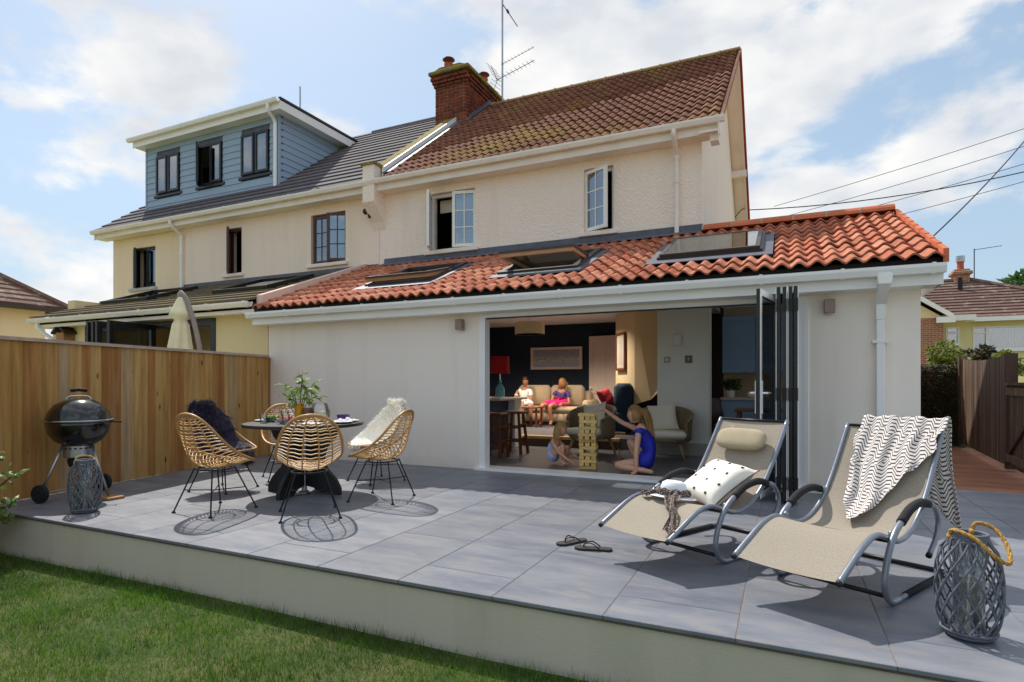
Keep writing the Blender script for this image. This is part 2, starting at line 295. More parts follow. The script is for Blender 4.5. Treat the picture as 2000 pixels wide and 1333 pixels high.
# ------------------------------------------------------------------ mesh helpers
class MB:
    def __init__(s): s.v = []; s.f = []; s.M = None; s.uv = None; s.fm = []
    def add(s, vs, fs):
        o = len(s.v)
        for p in vs:
            p = Vector(p); s.v.append(tuple(s.M @ p) if s.M else tuple(p))
        s.f += [tuple(i+o for i in f) for f in fs]; return s
    def box(s, x0, x1, y0, y1, z0, z1):
        return s.add([(x0, y0, z0), (x1, y0, z0), (x1, y1, z0), (x0, y1, z0), (x0, y0, z1), (x1, y0, z1), (x1, y1, z1), (x0, y1, z1)],
                     [(0, 3, 2, 1), (4, 5, 6, 7), (0, 1, 5, 4), (1, 2, 6, 5), (2, 3, 7, 6), (3, 0, 4, 7)])
    def bbox(s, x0, x1, y0, y1, z0, z1, b=.004):     # box with chamfered edges
        bm = bmesh.new(); bmesh.ops.create_cube(bm, size=1)
        for q in bm.verts: q.co = Vector(((x0+x1)/2+q.co.x*(x1-x0), (y0+y1)/2+q.co.y*(y1-y0), (z0+z1)/2+q.co.z*(z1-z0)))
        bmesh.ops.bevel(bm, geom=list(bm.edges), offset=b, segments=1, affect='EDGES')
        bm.verts.index_update(); s.add([q.co.copy() for q in bm.verts], [tuple(q.index for q in f.verts) for f in bm.faces]); bm.free(); return s
    def prism(s, poly, axis, a, b):   # poly of 2-tuples, extruded along axis 'x','y','z'
        n = len(poly)
        def P(q, d): return {'x': (d, q[0], q[1]), 'y': (q[0], d, q[1]), 'z': (q[0], q[1], d)}[axis]
        return s.add([P(q, a) for q in poly]+[P(q, b) for q in poly], [tuple(range(n-1, -1, -1)), tuple(range(n, 2*n))]+[(i, (i+1) % n, n+(i+1) % n, n+i) for i in range(n)])
    def tube(s, pts, r, n=8, cap=True, closed=False, flat=1.0):
        pts = [Vector(p) for p in pts]; m = len(pts); rr = r if isinstance(r, (list, tuple)) else [r]*m
        vs = []; up = None
        for i, p in enumerate(pts):
            if closed: d = pts[(i+1) % m]-pts[i-1]
            else: d = pts[min(i+1, m-1)]-pts[max(i-1, 0)]
            if d.length < 1e-9: d = Vector((0, 0, 1))
            d.normalize()
            if up is None:
                up = Vector((0, 0, 1)) if abs(d.z) < .9 else Vector((1, 0, 0))
            up = (up-d*up.dot(d))
            if up.length < 1e-6: up = d.orthogonal()
            up.normalize(); sd = d.cross(up)
            for k in range(n):
                a = 2*PI*k/n; vs.append(p+(sd*math.cos(a)+up*math.sin(a)*flat)*rr[i])
        fs = []
        for i in range(m if closed else m-1):
            j = (i+1) % m
            for k in range(n): fs.append((i*n+k, i*n+(k+1) % n, j*n+(k+1) % n, j*n+k))
        if cap and not closed: fs += [tuple(range(n-1, -1, -1)), tuple((m-1)*n+k for k in range(n))]
        return s.add(vs, fs)
    def lathe(s, prof, n=32, c=(0, 0, 0)):
        vs = []; fs = []; m = len(prof)
        for r, z in prof:
            for k in range(n):
                a = 2*PI*k/n; vs.append((c[0]+r*math.cos(a), c[1]+r*math.sin(a), c[2]+z))
        for i in range(m-1):
            for k in range(n): fs.append((i*n+k, i*n+(k+1) % n, (i+1)*n+(k+1) % n, (i+1)*n+k))
        if prof[0][0] > 1e-6: fs.append(tuple(range(n-1, -1, -1)))
        if prof[-1][0] > 1e-6: fs.append(tuple((m-1)*n+k for k in range(n)))
        return s.add(vs, fs)
    def grid(s, fn, nu, nv, closed_u=False):
        vs = [fn(i/nu, j/nv) for j in range(nv+1) for i in range(nu+1)]; w = nu+1
        o = len(s.v); s.add(vs, [(j*w+i, j*w+i+1, (j+1)*w+i+1, (j+1)*w+i) for j in range(nv) for i in range(nu)])
        return s
    def ell(s, c, r, n=16, m=10, fn=None):
        vs = []; fs = []
        for j in range(m+1):
            th = PI*j/m
            for i in range(n):
                a = 2*PI*i/n; p = Vector((math.sin(th)*math.cos(a), math.sin(th)*math.sin(a), math.cos(th)))
                if fn: p = fn(p)
                vs.append((c[0]+p.x*r[0], c[1]+p.y*r[1], c[2]+p.z*r[2]))
        for j in range(m):
            for i in range(n): fs.append((j*n+i, (j+1)*n+i, (j+1)*n+(i+1) % n, j*n+(i+1) % n))
        return s.add(vs, fs)
    def mesh(s, name, smooth=False):
        me = bpy.data.meshes.new(name); me.from_pydata(s.v, [], s.f); me.update()
        if smooth:
            for p in me.polygons: p.use_smooth = True
        return me
    def build(s, name, mat, parent=None, smooth=False, auto=None):
        me = s.mesh(name, smooth or bool(auto))
        o = mk(name, me, mat, parent)
        if auto: me.set_sharp_from_angle(angle=R(auto))
        return o
ROOTLOC = {}
def mk(name, me, mat, parent=None, M=None):
    o = bpy.data.objects.new(name, me); COL.objects.link(o)
    if mat is not None and len(me.materials) == 0: me.materials.append(MATS[mat])
    if parent is not None:
        o.parent = parent
        l = ROOTLOC.get(parent.name)
        if l is not None: o.matrix_parent_inverse = Matrix.Translation(-Vector(l))
    if M is not None: o.matrix_basis = M
    return o
def tag(o, label, cat, group=None):
    o['label'] = label; o['category'] = cat
    if group: o['group'] = group
    return o
def thing(name, label, cat, loc=(0, 0, 0), group=None, local=False):
    o = bpy.data.objects.new(name, None); COL.objects.link(o); o.location = loc; o.empty_display_size = .1
    if not local: ROOTLOC[o.name] = loc
    if label: tag(o, label, cat, group)
    return o
def structure(o): o['kind'] = 'structure'; return o
def stuff(o): o['kind'] = 'stuff'; return o
def copy_tree(o, parent=None):
    c = o.copy(); COL.objects.link(c)
    if parent is not None: c.parent = parent
    for ch in o.children: copy_tree(ch, c)
    return c
def smoothpts(P, k=6, closed=False):     # Catmull-Rom
    P = [Vector(p) for p in P]; n = len(P); res = []
    for i in range(n if closed else n-1):
        g = (lambda q: P[q % n]) if closed else (lambda q: P[min(max(q, 0), n-1)])
        a, b, c, d = g(i-1), g(i), g(i+1), g(i+2)
        for j in range(k):
            u = j/k; res.append(.5*((2*b)+(c-a)*u+(2*a-5*b+4*c-d)*u*u+(3*b-a-3*c+d)*u**3))
    if not closed: res.append(P[-1])
    return res
def wallgrid(mb, axis, a0, a1, z0, z1, p0, p1, holes):
    """wall in plane axis ('y': runs along x at y=p0..p1; 'x': runs along y at x=p0..p1) with rectangular holes (a0,a1,z0,z1)"""
    xs = sorted({a0, a1, *[h[0] for h in holes], *[h[1] for h in holes]}); zs = sorted({z0, z1, *[h[2] for h in holes], *[h[3] for h in holes]})
    xs = [x for x in xs if a0 <= x <= a1]; zs = [z for z in zs if z0 <= z <= z1]
    def P(a, p, z): return (a, p, z) if axis == 'y' else (p, a, z)
    def inh(x, z): return any(h[0] < x < h[1] and h[2] < z < h[3] for h in holes)
    S = {}
    for i in range(len(xs)-1):
        for j in range(len(zs)-1): S[i, j] = not inh((xs[i]+xs[i+1])/2, (zs[j]+zs[j+1])/2)
    for (i, j), s_ in S.items():
        if not s_: continue
        x, X, z, Z = xs[i], xs[i+1], zs[j], zs[j+1]
        mb.add([P(x, p0, z), P(X, p0, z), P(X, p0, Z), P(x, p0, Z)], [(0, 1, 2, 3)]); mb.add([P(x, p1, z), P(X, p1, z), P(X, p1, Z), P(x, p1, Z)], [(3, 2, 1, 0)])
        for (di, dj, q) in ((-1, 0, ((x, z), (x, Z))), (1, 0, ((X, z), (X, Z))), (0, -1, ((x, z), (X, z))), (0, 1, ((x, Z), (X, Z)))):
            if not S.get((i+di, j+dj), False):
                (a, b), (c, d) = q; mb.add([P(a, p0, b), P(c, p0, d), P(c, p1, d), P(a, p1, b)], [(0, 1, 2, 3)])
    return mb
CAMP = Vector(cam.location)
def lay_tiles(name, me, mats, spots, parent, mat, limit=300):
    """spots: list of matrices; the 300 nearest become parts, the rest one joined part"""
    spots = sorted(spots, key=lambda m: (m.translation-CAMP).length)
    me.materials.append(MATS[mat])
    for m in spots[:limit]: mk(name, me, None, parent, m)
    rest = spots[limit:]
    if rest:
        co = np.array([v.co for v in me.vertices]); V = []; F = []; fs = [tuple(p.vertices) for p in me.polygons]
        for m in rest:
            A = np.array(m); o = sum(len(x) for x in V); V.append(co@A[:3, :3].T+A[:3, 3]); F += [tuple(i+o for i in f) for f in fs]
        m2 = bpy.data.meshes.new(name+'_field'); m2.from_pydata(np.concatenate(V).tolist(), [], F); m2.update()
        for p, sm in zip(m2.polygons, [q.use_smooth for q in me.polygons]*len(rest)): p.use_smooth = sm
        stuff(mk(name+'_field', m2, mat, parent))
def frame_M(o, xa, ya, za):
    M = Matrix.Identity(4)
    for i in range(3): M[i][0] = xa[i]; M[i][1] = ya[i]; M[i][2] = za[i]; M[i][3] = o[i]
    return M
def leaves(n, fn, L=.06, W=.022, droop=.3):
    """n leaf shapes (two quads folded on the midrib); fn() -> (position, direction)"""
    V = []; F = []
    for i in range(n):
        p, d = fn(); d = Vector(d).normalized(); sd = d.cross(Vector((0, 0, 1)));
        if sd.length < 1e-3: sd = Vector((1, 0, 0))
        sd.normalize(); sd = Quaternion(d, random.uniform(-1.2, 1.2)) @ sd; nn = sd.cross(d); l = L*random.uniform(.65, 1.25); w = W*random.uniform(.7, 1.2); p = Vector(p); o = len(V)
        V += [p, p+d*l*.45+sd*w-nn*w*.3, p+d*l-nn*l*droop, p+d*l*.45-sd*w-nn*w*.3, p+d*l*.5+nn*w*.25-nn*l*droop*.25]
        F += [(o, o+1, o+4), (o+1, o+2, o+4), (o+2, o+3, o+4), (o+3, o, o+4)]
    mb = MB(); mb.v = [tuple(v) for v in V]; mb.f = F; return mb
# ================================================================== SETTING: ground
LZ = -0.38
mb = MB(); n = 40
def lawnf(u, v): return (-60+120*u, -60+55.97*v, LZ+.02*math.sin(3*u*20)*math.cos(v*30)*.3)
g = MB().grid(lambda u, v: (-200+400*u, -200+195.93*v, LZ-.06), 8, 8).build('lawn_ground', 'terrain_grass'); structure(g)
def terr(u, v):
    x = -260+520*u; y = 2.4+380*v
    h = -.06
    if y > 7: h += min((y-7)*.115, 2.0)*max(0, min(1, (x+2)/6))
    if y > 60: h += (y-60)*.03
    return (x, y, h)
g = MB().grid(terr, 104, 76).build('terrain', 'terrain_grass'); structure(g)
g = MB().box(-60, -7.75, -4.05, 2.4, -.5, -.05).build('neighbour_garden_ground', 'terrain_grass'); structure(g)
# patio: slab, retaining wall, tiles
g = MB().box(-7.7, 6.0, -4.04, 0.9, -.6, -.024).build('patio_bed', 'grout'); structure(g)
pt = MB().box(-7.74, 6.0, -4.075, -4.03, -.6, -.026).build('retaining_wall', 'retaining_render'); tag(pt, 'low sage green rendered retaining wall between patio and lawn', 'wall')
patio = MB().box(-7.7, 6.0, -4.085, 0.88, -.0205, -.0032).build('patio', 'grout'); structure(patio)
xj = [-0.195+.617*k for k in range(-13, 11)]
rows = [(-4.095, -3.48), (-3.48, -2.25), (-2.25, -1.02), (-1.02, .21), (.21, .9)]
gap = .0028; tm = {}
for i in range(len(xj)-1):
    for j, (y0, y1) in enumerate(rows):
        off = 0 if i % 2 == 0 else .615
        if j not in (0, 4):
            y0 += off-.3; y1 += off-.3
        if j == 0: y1 += off-.3
        if j == 4: y0 += off-.3
        if y1 > .9: y1 = .9
        if y1-y0 < .05: continue
        x0, x1 = xj[i], xj[i+1]
        yin = y1
        if x0 < 1.22 and x1 > -7.6: yin = min(y1, 0.0 if x0 < 1.0 else y1)
        if yin-y0 < .05: continue
        if x1 < -7.72+.205*max(0, 0): continue
        key = (round(yin-y0, 3),)
        if key not in tm:
            tm[key] = MB().bbox(gap, .617-gap, gap, yin-y0-gap, -.020, 0, .0022).mesh('patio_tile'); tm[key].materials.append(MATS['patio_tile'])
        mk('patio_tile', tm[key], None, patio, Matrix.Translation((x0, y0, 0)))
g = MB().box(-7.7, 6, -4.088, -4.05, -.032, -.021).build('coping_edge', 'coping_edge', patio)
g = MB().box(1.3, 40, .905, 16, -.4, -.03).build('side_path', 'red_paving'); structure(g)

# ================================================================== OUR HOUSE
H = thing('semi_detached_house', 'cream rendered house with red tiled extension roof and wide folding doors', 'house', (-3.2, 2.3, 0))
YW = 2.35; XL_, XR_ = -7.17, -1.13
win = [(-6.03, -5.05, 3.63, 4.70), (-3.0, -2.50, 3.65, 4.70)]
mb = MB(); wallgrid(mb, 'y', XL_, XR_, 2.55, 5.02, YW, YW+.28, win); mb.build('rear_wall', 'house_render', H)
mb = MB(); mb.prism([(YW+.281, 2.55), (9.65, 2.55), (9.65, 5.02), (6.0, 7.86), (YW+.281, 5.20), (YW+.281, 5.02)], 'x', XR_-.25, XR_); mb.build('gable_wall', 'gable_render', H)
mb = MB().box(XL_, XR_, 9.652, 9.8, -.1, 5.02).build('far_wall', 'gable_render', H)
mb = MB().box(XL_+.02, XR_-.25, YW+.28, 9.4, 3.02, 3.2).build('upper_floor', 'dark_room', H)
mb = MB().prism([(YW+.29, -.1), (9.6, -.1), (9.6, 5.0), (6.0, 7.8), (YW+.29, 5.1)], 'x', XL_-.10, XL_+.02).build('party_wall', 'dark_room', H)
mb = MB().box(XL_+.02, XR_-.25, 4.4, 4.5, 3.2, 5.4).build('bedroom_wall', 'dark_room', H)
SL = .762; TH = math.atan(SL); cT, sT = math.cos(TH), math.sin(TH)
def slope_slab(mb, x0, x1, y0, z0, y1, z1, th): return mb.prism([(y0, z0), (y1, z1), (y1, z1-th), (y0, z0-th)], 'x', x0, x1)
roof = slope_slab(MB(), XL_+.1, -.84, 2.105, 5.027, 6.0, 7.995, .12).build('main_roof', 'underlay', H)
slope_slab(MB(), XL_+.1, -.84, 9.95, 4.985, 6.001, 7.995, .12).build('far_roof', 'old_tile', H)
def pantile(w, L, h, th, nx=8, lift=.03):
    mb = MB(); top = []; 
    for k in range(nx+1):
        x = w*k/nx; z = h*(.5-.5*math.cos(2*PI*k/nx))
        top.append((x, z))
    vs = []
    for y, dz in ((0, lift), (L, 0)):
        vs += [(x, y, z+dz) for x, z in top]
    m = nx+1
    vs += [(x, 0, z+lift-th) for x, z in top]
    fs = [(i, i+1, m+i+1, m+i) for i in range(nx)]+[(2*m+i, 2*m+i+1, i+1, i) for i in range(nx)]
    vs += [(0, L, -th), (w, L, -th)]
    fs += [(2*m, 0, m, 3*m), (nx, 2*m+nx, 3*m+1, m+nx)]
    mb.add(vs, fs); me = mb.mesh('roof_tile')
    for p in me.polygons[:nx]: p.use_smooth = True
    me.set_sharp_from_angle(angle=R(50)); return me
# main roof tiles
nrow, gau = 17, 4.97/16.6
ux, uy, un = (1, 0, 0), (0, cT, sT), (0, -sT, cT)
W_ = .150; spots = []
x_start = -6.86
for r_ in range(nrow):
    for c_ in range(40):
        x = x_start+c_*W_
        s0 = -.05+r_*gau
        if s0+.02 > 4.95: continue
        p = Vector((x, 2.05, 5.03))+Vector(uy)*s0+Vector(un)*random.uniform(-.004, .004)
        M = frame_M(p, ux, uy, un) @ Matrix.Rotation(random.uniform(-.012, .012), 4, 'Z')
        spots.append(M)
lay_tiles('roof_tile', pantile(W_, .375, .040, .018, 6, .034), None, spots, roof, 'old_tile')
rg = MB()
for k in range(14):
    x0 = -6.5+k*.407; rg = MB(); pts = [(math.cos(a)*.13, math.sin(a)*.11) for a in [PI*i/8 for i in range(9)]]
    rg.prism([(6.0+a, 8.0+b) for a, b in pts], 'x', x0+.004, x0+.403); rg.build('ridge_tile', 'ridge_old', roof)
    MB().prism([(6.0+a*1.12, 8.0+b*1.1) for a, b in pts], 'x', x0-.014, x0+.012).build('ridge_joint', 'mortar', roof)
# verge: bargeboards, red verge strip, soffit
for (ya, za, yb, zb) in ((2.0, 4.98, 6.0, 8.03), (9.98, 4.98, 6.0, 8.03)):
    f = ya > 5
    slope_slab(MB(), -.86, -.83, ya, za-.03, yb, zb-.03, .17).build('bargeboard', 'aged_white', H)
    slope_slab(MB(), XR_, -.86, ya, za-.14, yb, zb-.14, .02).build('verge_soffit', 'gable_render', H)
    nn = 15
    for k in range(nn):
        a, b = k/nn, (k+.97)/nn
        slope_slab(MB(), -.828, -.785, ya+(yb-ya)*a, za+(zb-za)*a+.05, ya+(yb-ya)*b, za+(zb-za)*b+.05, .15 if f else .07).build('verge_tile', 'verge_red' if f else 'old_tile', H)
MB().box(-1.13, -.80, 8.0, 8.12, 6.1, 6.25).build('purlin_end', 'aged_white', H)
# eaves: fascia, soffit, gutter, downpipe
def gutter(x0, x1, y, z, parent, mat, nb=8, r=.055):
    mb = MB(); pr = [(y-r, z), (y-r, z-.03), (y-r*.6, z-.085), (y+r*.6, z-.085), (y+r, z-.03), (y+r, z), (y+r-.008, z), (y+r-.008, z-.03), (y+r*.5, z-.075), (y-r*.5, z-.075), (y-r+.008, z-.03), (y-r+.008, z)]
    mb.prism(pr, 'x', x0, x1); g_ = mb.build('gutter', mat, parent)
    mc = MB()
    for k in range(nb):
        x = x0+.1+(x1-x0-.2)*k/(nb-1); b = MB(); b.prism([(y-r-.007, z+.008), (y-r-.007, z-.032), (y-r*.6, z-.093), (y+r*.7, z-.093), (y+r, z-.04), (y+r, z+.008)], 'x', x-.016, x+.016); b.build('gutter_bracket', mat, g_)
    return g_
MB().box(XL_-.05, -.86, 2.08, 2.10, 4.83, 5.0).build('fascia', 'aged_white', H)
MB().box(XL_-.05, -.86, 2.10, YW, 4.83, 4.85).build('soffit', 'aged_white', H)
gutter(-7.15, -.77, 2.02, 5.035, H, 'aged_white', 9)
MB().box(-.98, -.86, 2.1, 2.3, 4.72, 4.85).build('box_end', 'aged_white', H)
def downpipe(x, y, z1, z0, yg, parent, mat, r=.036, sq=False):
    mb = MB(); zt = z1
    if sq:
        mb.bbox(x-.062, x+.062, yg-.06, yg+.06, zt-.16, zt-.045, .01)
        mb.prism([(yg-.042, zt-.16), (yg+.042, zt-.16), (y+.036, zt-.32), (y-.036, zt-.32)], 'x', x-.045, x+.045)
        mb.bbox(x-.036, x+.036, y-.036, y+.036, z0, zt-.315, .006); mb.bbox(x-.042, x+.042, y-.042, y+.042, zt-.47, zt-.31, .006); mb.box(x-.07, x+.07, y-.044, y+.06, zt-.70, zt-.675)
    else:
        mb.tube(smoothpts([(x, yg, zt-.05), (x, yg, zt-.14), (x, (yg+y)/2, zt-.26), (x, y, zt-.36), (x, y, zt-.5), (x, y, z0)], 4), r, 10)
        for q in (zt-.42, (zt+z0)/2): mb.tube([(x, y, q), (x, y, q+.06)], r*1.25, 10)
    return mb.build('downpipe', mat, parent, auto=40)
downpipe(-1.49, 2.30, 5.02, 3.46, 2.02, H, 'aged_white')
# party parapet with kneeler and lead
def par(y): return 5.03+(y-2.05)*SL
slope_slab(MB(), XL_-.14, XL_+.16, 2.2, par(2.2)+.16, 5.0, par(5.0)+.16, .28).build('party_parapet', 'chimney_cap', H)
slope_slab(MB(), XL_+.16, XL_+.36, 2.2, par(2.2)+.075, 5.2, par(5.2)+.075, .02).build('lead_flashing', 'lead', H)
slope_slab(MB(), XL_+.162, XL_+.19, 2.2, par(2.2)+.17, 5.0, par(5.0)+.17, .2).build('lead_upstand', 'white_upvc', H)
MB().prism([(2.0, 4.62), (2.0, 5.32), (2.35, 5.42), (2.35, 4.15), (2.28, 4.3)], 'x', XL_-.14, XL_+.13).build('kneeler', 'house_render', H)
MB().box(XL_-.17, XL_+.16, 1.97, 2.3, 5.32, 5.37).build('kneeler_cap', 'chimney_cap', H)
# chimney with bricks
CX0, CX1, CY0, CY1, CZ0, CZ1 = -7.56, -6.72, 4.97, 6.97, 6.6, 8.50
ch = MB().box(CX0+.012, CX1-.012, CY0+.012, CY1-.012, CZ0, CZ1).build('chimney', 'mortar', H)
bl, bh, bd = .21, .065, .1; jt = .012
bm_full = MB().bbox(0, bl, 0, bd, 0, bh, .003).mesh('brick'); bm_full.materials.append(MATS['chimney_brick'])
bm_half = MB().bbox(0, .1, 0, bd, 0, bh, .003).mesh('brick'); bm_half.materials.append(MATS['chimney_brick'])
nco = int((CZ1-.12-CZ0)/(bh+jt))
for c_ in range(nco+2):
    z = CZ0+c_*(bh+jt)
    out_ = .0 if c_ < nco-2 else .03*(c_-nco+3)
    if z+bh > CZ1: break
    x = CX0-out_; half = c_ % 2
    while x < CX1+out_-.05:
        L_ = .1 if (half and abs(x-(CX0-out_)) < 1e-4) else bl
        if x+L_ > CX1+out_+.01: L_ = .1
        mk('brick', bm_half if L_ == .1 else bm_full, None, ch, Matrix.Translation((x, CY0-out_+random.uniform(-.004, .003), z))); x += L_+jt
    y = CY0+.11; half = 1-half
    while y < CY1-.05:
        L_ = .1 if half else bl; half = 0
        if z+bh < par(y if y < 6 else 12-y)-.1: y += L_+jt; continue
        mk('brick', bm_half if L_ == .1 else bm_full, None, ch, Matrix.Translation((CX1+out_+random.uniform(-.003, .004), y, z)) @ Matrix.Rotation(R(90), 4, 'Z')); y += L_+jt
MB().bbox(CX0-.13, CX1+.13, CY0-.13, CY1+.13, CZ1-.01, CZ1+.075, .015).build('chimney_cap', 'chimney_cap', ch)
MB().prism([(CX0-.08, CZ1+.075), (CX1+.08, CZ1+.075), (CX1-.15, CZ1+.16), (CX0+.15, CZ1+.16)], 'y', CY0-.06, CY1+.06).build('flaunching', 'chimney_cap', ch)
for (px_, py_, hh, cowl) in ((-7.36, 5.25, .22, 1), (-7.18, 5.75, .34, 0), (-6.98, 6.35, .30, 2)):
    b = MB(); b.lathe([(.125, 0), (.125, .05), (.105, .06), (.095, hh), (.11, hh+.02), (.11, hh+.05), (.075, hh+.05), (.075, 0)], 20, (px_, py_, CZ1+.13)); p_ = b.build('chimney_pot', 'terracotta', ch, auto=40)
    if cowl:
        b = MB()
        for a in (0, 2.1, 4.2): b.tube([(px_+.08*math.cos(a), py_+.08*math.sin(a), CZ1+.15+hh), (px_+.08*math.cos(a), py_+.08*math.sin(a), CZ1+.29+hh)], .01, 5)
        b.lathe([(.15, 0), (.14, .02), (.07, .06), (.0, .07)], 20, (px_, py_, CZ1+.28+hh)); b.build('chimney_cowl', 'pot_metal', ch)
slope_slab(MB(), CX1+.01, CX1+.13, 4.9, par(4.9)+.11, 5.98, par(5.98)+.11, .03).build('chimney_flashing', 'lead', ch)
for k in range(11):
    y = 4.95+k*.1; MB().box(CX1+.101, CX1+.112, y, y+.09, par(y)+.02, par(y)+.20).build('stepped_flashing', 'lead', ch)
# windows
def casement(parent, x0, x1, z0, z1, y, mat, hinge, ang, bars=None, glassm='window_glass', fw=.055):
    """casement leaf hinged on x0 ('l') or x1 ('r'), opened outwards (-y) by ang degrees"""
    w = x1-x0; M = (Matrix.Translation((x0, y, 0)) @ Matrix.Rotation(R(-ang), 4, 'Z')) if hinge == 'l' else (Matrix.Translation((x1, y, 0)) @ Matrix.Rotation(R(ang), 4, 'Z') @ Matrix.Translation((-w, 0, 0)))
    mb = MB(); mb.M = M; d = .045
    mb.box(0, fw, -d, 0, z0, z1); mb.box(w-fw, w, -d, 0, z0, z1); mb.box(fw, w-fw, -d, 0, z0, z0+fw); mb.box(fw, w-fw, -d, 0, z1-fw, z1)
    if bars:
        for k in range(1, bars[0]): x = fw+(w-2*fw)*k/bars[0]; mb.box(x-.009, x+.009, -d+.008, -.008, z0+fw, z1-fw)
        for k in range(1, bars[1]): z = z0+fw+(z1-z0-2*fw)*k/bars[1]; mb.box(fw, w-fw, -d+.011, -.011, z-.009, z+.009)
    mb.build('casement', mat, parent)
    g_ = MB(); g_.M = M; g_.box(fw-.004, w-fw+.004, -d*.6, -d*.42, z0+fw-.004, z1-fw+.004); g_.build('pane', glassm, parent)
def window(parent, x0, x1, z0, z1, y, mat, leaves_, sillm, sill=.07, rec=.10, fw=.05, back=None):
    mb = MB(); yf = y+rec; d = .06
    mb.box(x0, x0+fw, yf, yf+d, z0, z1); mb.box(x1-fw, x1, yf, yf+d, z0, z1); mb.box(x0+fw, x1-fw, yf, yf+d, z0, z0+fw); mb.box(x0+fw, x1-fw, yf, yf+d, z1-fw, z1)
    for l in leaves_[1:]:
        mb.box(l[0]-fw*.4, l[0]+fw*.4, yf+.002, yf+d-.002, z0+fw, z1-fw)
    w_ = mb.build('window', mat, parent)
    for (a, b, hinge, ang, bars, m_) in leaves_: casement(w_, a+fw*.35, b-fw*.35, z0+fw*.5, z1-fw*.5, yf, m_ or mat, hinge, ang, bars)
    if sillm: MB().bbox(x0-.08, x1+.08, y-sill, y+rec+.01, z0-.075, z0+.0, .01).build('window_sill', sillm, w_)
    return w_
window(H, -6.03, -5.05, 3.63, 4.70, YW, 'white_upvc', [(-6.03, -5.54, 'l', 66, (2, 3), None), (-5.54, -5.05, 'r', 14, (2, 3), None)], 'gable_render')
window(H, -3.0, -2.50, 3.65, 4.70, YW, 'white_upvc', [(-3.0, -2.50, 'l', 26, (2, 3), None)], 'gable_render')
MB().box(-5.98, -5.1, 2.66, 2.68, 4.42, 4.66).build('roller_blind', 'cushion_cream', H)
# flashing where the extension roof meets the wall
MB().box(-7.05, XR_+.02, 2.325, 2.349, 3.40, 3.58).build('wall_flashing', 'lead', H)
slope_slab(MB(), -7.05, XR_+.02, 2.16, 3.43, 2.35, 3.505, .02).build('apron_flashing', 'lead', H)

# ------------------------------------------------------------------ rear extension
EX0, EX1 = -7.58, 1.225
OX0, OX1, OZ = -3.70, .19, 2.075
mb = MB(); wallgrid(mb, 'y', EX0, EX1, -.02, 2.20, 0.0, .30, [(OX0, OX1, -.05, OZ)]); mb.build('extension_wall', 'extension_render', H)
MB().box(EX0, EX0+.28, .30, YW, -.02, 2.45).build('extension_side_wall', 'extension_render', H)
mb = MB(); mb.prism([(.301, 2.2), (6.2, 2.2), (6.2, 2.9), (2.35, 3.38), (.301, 2.42)], 'x', EX1-.28, EX1); wallgrid(mb, 'x', .301, 6.2, -.02, 2.198, EX1, EX1-.28, [(2.7, 4.9, .95, 2.15)]); mb.build('kitchen_side_wall', 'extension_render', H)  # wall hole holds the added side window
mb = MB(); mb.box(EX1-.14, EX1-.08, 2.7, 2.76, .95, 2.15); mb.box(EX1-.14, EX1-.08, 4.84, 4.9, .95, 2.15); mb.box(EX1-.14, EX1-.08, 2.76, 4.84, .95, 1.01); mb.box(EX1-.14, EX1-.08, 2.76, 4.84, 2.09, 2.15); kw = mb.build('added_kitchen_window', 'white_upvc', H); MB().box(EX1-.115, EX1-.105, 2.76, 4.84, 1.01, 2.09).build('pane', 'door_glass', kw)  # out-of-view window, added to let more daylight into the kitchen
ES = .41; TE = math.atan(ES); cE, sE = math.cos(TE), math.sin(TE); EY0, EZ0 = -.33, 2.315
sky_l = [(-5.95, -4.80, .47, 1.60), (-3.62, -2.50, .47, 1.60), (-1.40, -.25, .47, 1.60)]
def ez(y): return EZ0+(y-EY0)*ES
eroof = MB(); xs_ = [EX0-.02]+[q for s_ in sky_l for q in s_[:2]]+[1.345]
for i in range(len(xs_)-1):
    a, b = xs_[i], xs_[i+1]
    if i % 2 == 0: slope_slab(eroof, a, b, -.24, ez(-.24)-.01, 2.35, ez(2.35)-.01, .14)
    else:
        s_ = sky_l[i//2]; slope_slab(eroof, a, b, -.24, ez(-.24)-.01, s_[2], ez(s_[2])-.01, .14); slope_slab(eroof, a, b, s_[3], ez(s_[3])-.01, 2.35, ez(2.35)-.01, .14)
eroof = eroof.build('extension_roof', 'underlay', H)
slope_slab(MB(), EX0+.28, EX1-.28, .30, 2.20, 2.35, 3.02, .03) 
ux, uy, un = Vector((1, 0, 0)), Vector((0, cE, sE)), Vector((0, -sE, cE))
spots = []; WE = .1615; GE = .305
for r_ in range(11):
    for c_ in range(55):
        x = -7.53+c_*WE; s0 = -.03+r_*GE
        p = Vector((x, EY0, EZ0))+uy*s0
        yc = p.y+.12*cE; xc = x+WE/2
        if p.y > 2.25: continue
        if any(a-.10 < xc < b+.10 and y0_-.30 < yc < y1_+.10 for a, b, y0_, y1_ in sky_l): continue
        spots.append(frame_M(p+un*random.uniform(-.005, .005)+uy*random.uniform(-.008, .008), ux, uy, un) @ Matrix.Rotation(random.uniform(-.014, .014), 4, 'Z'))
lay_tiles('roof_tile', pantile(WE, .385, .050, .02, 8, .034), None, spots, eroof, 'clay_tile')
for k in range(10):
    a, b = EY0+.02+2.68*k/10, EY0+.02+2.68*(k+.98)/10
    slope_slab(MB(), 1.345, 1.39, a, ez(a)+.085, b, ez(b)+.075, .13).build('verge_tile', 'ridge_clay', eroof)
MB().box(1.345, 1.375, -.30, .3, 2.2, 2.36).build('verge_end', 'terracotta', eroof)
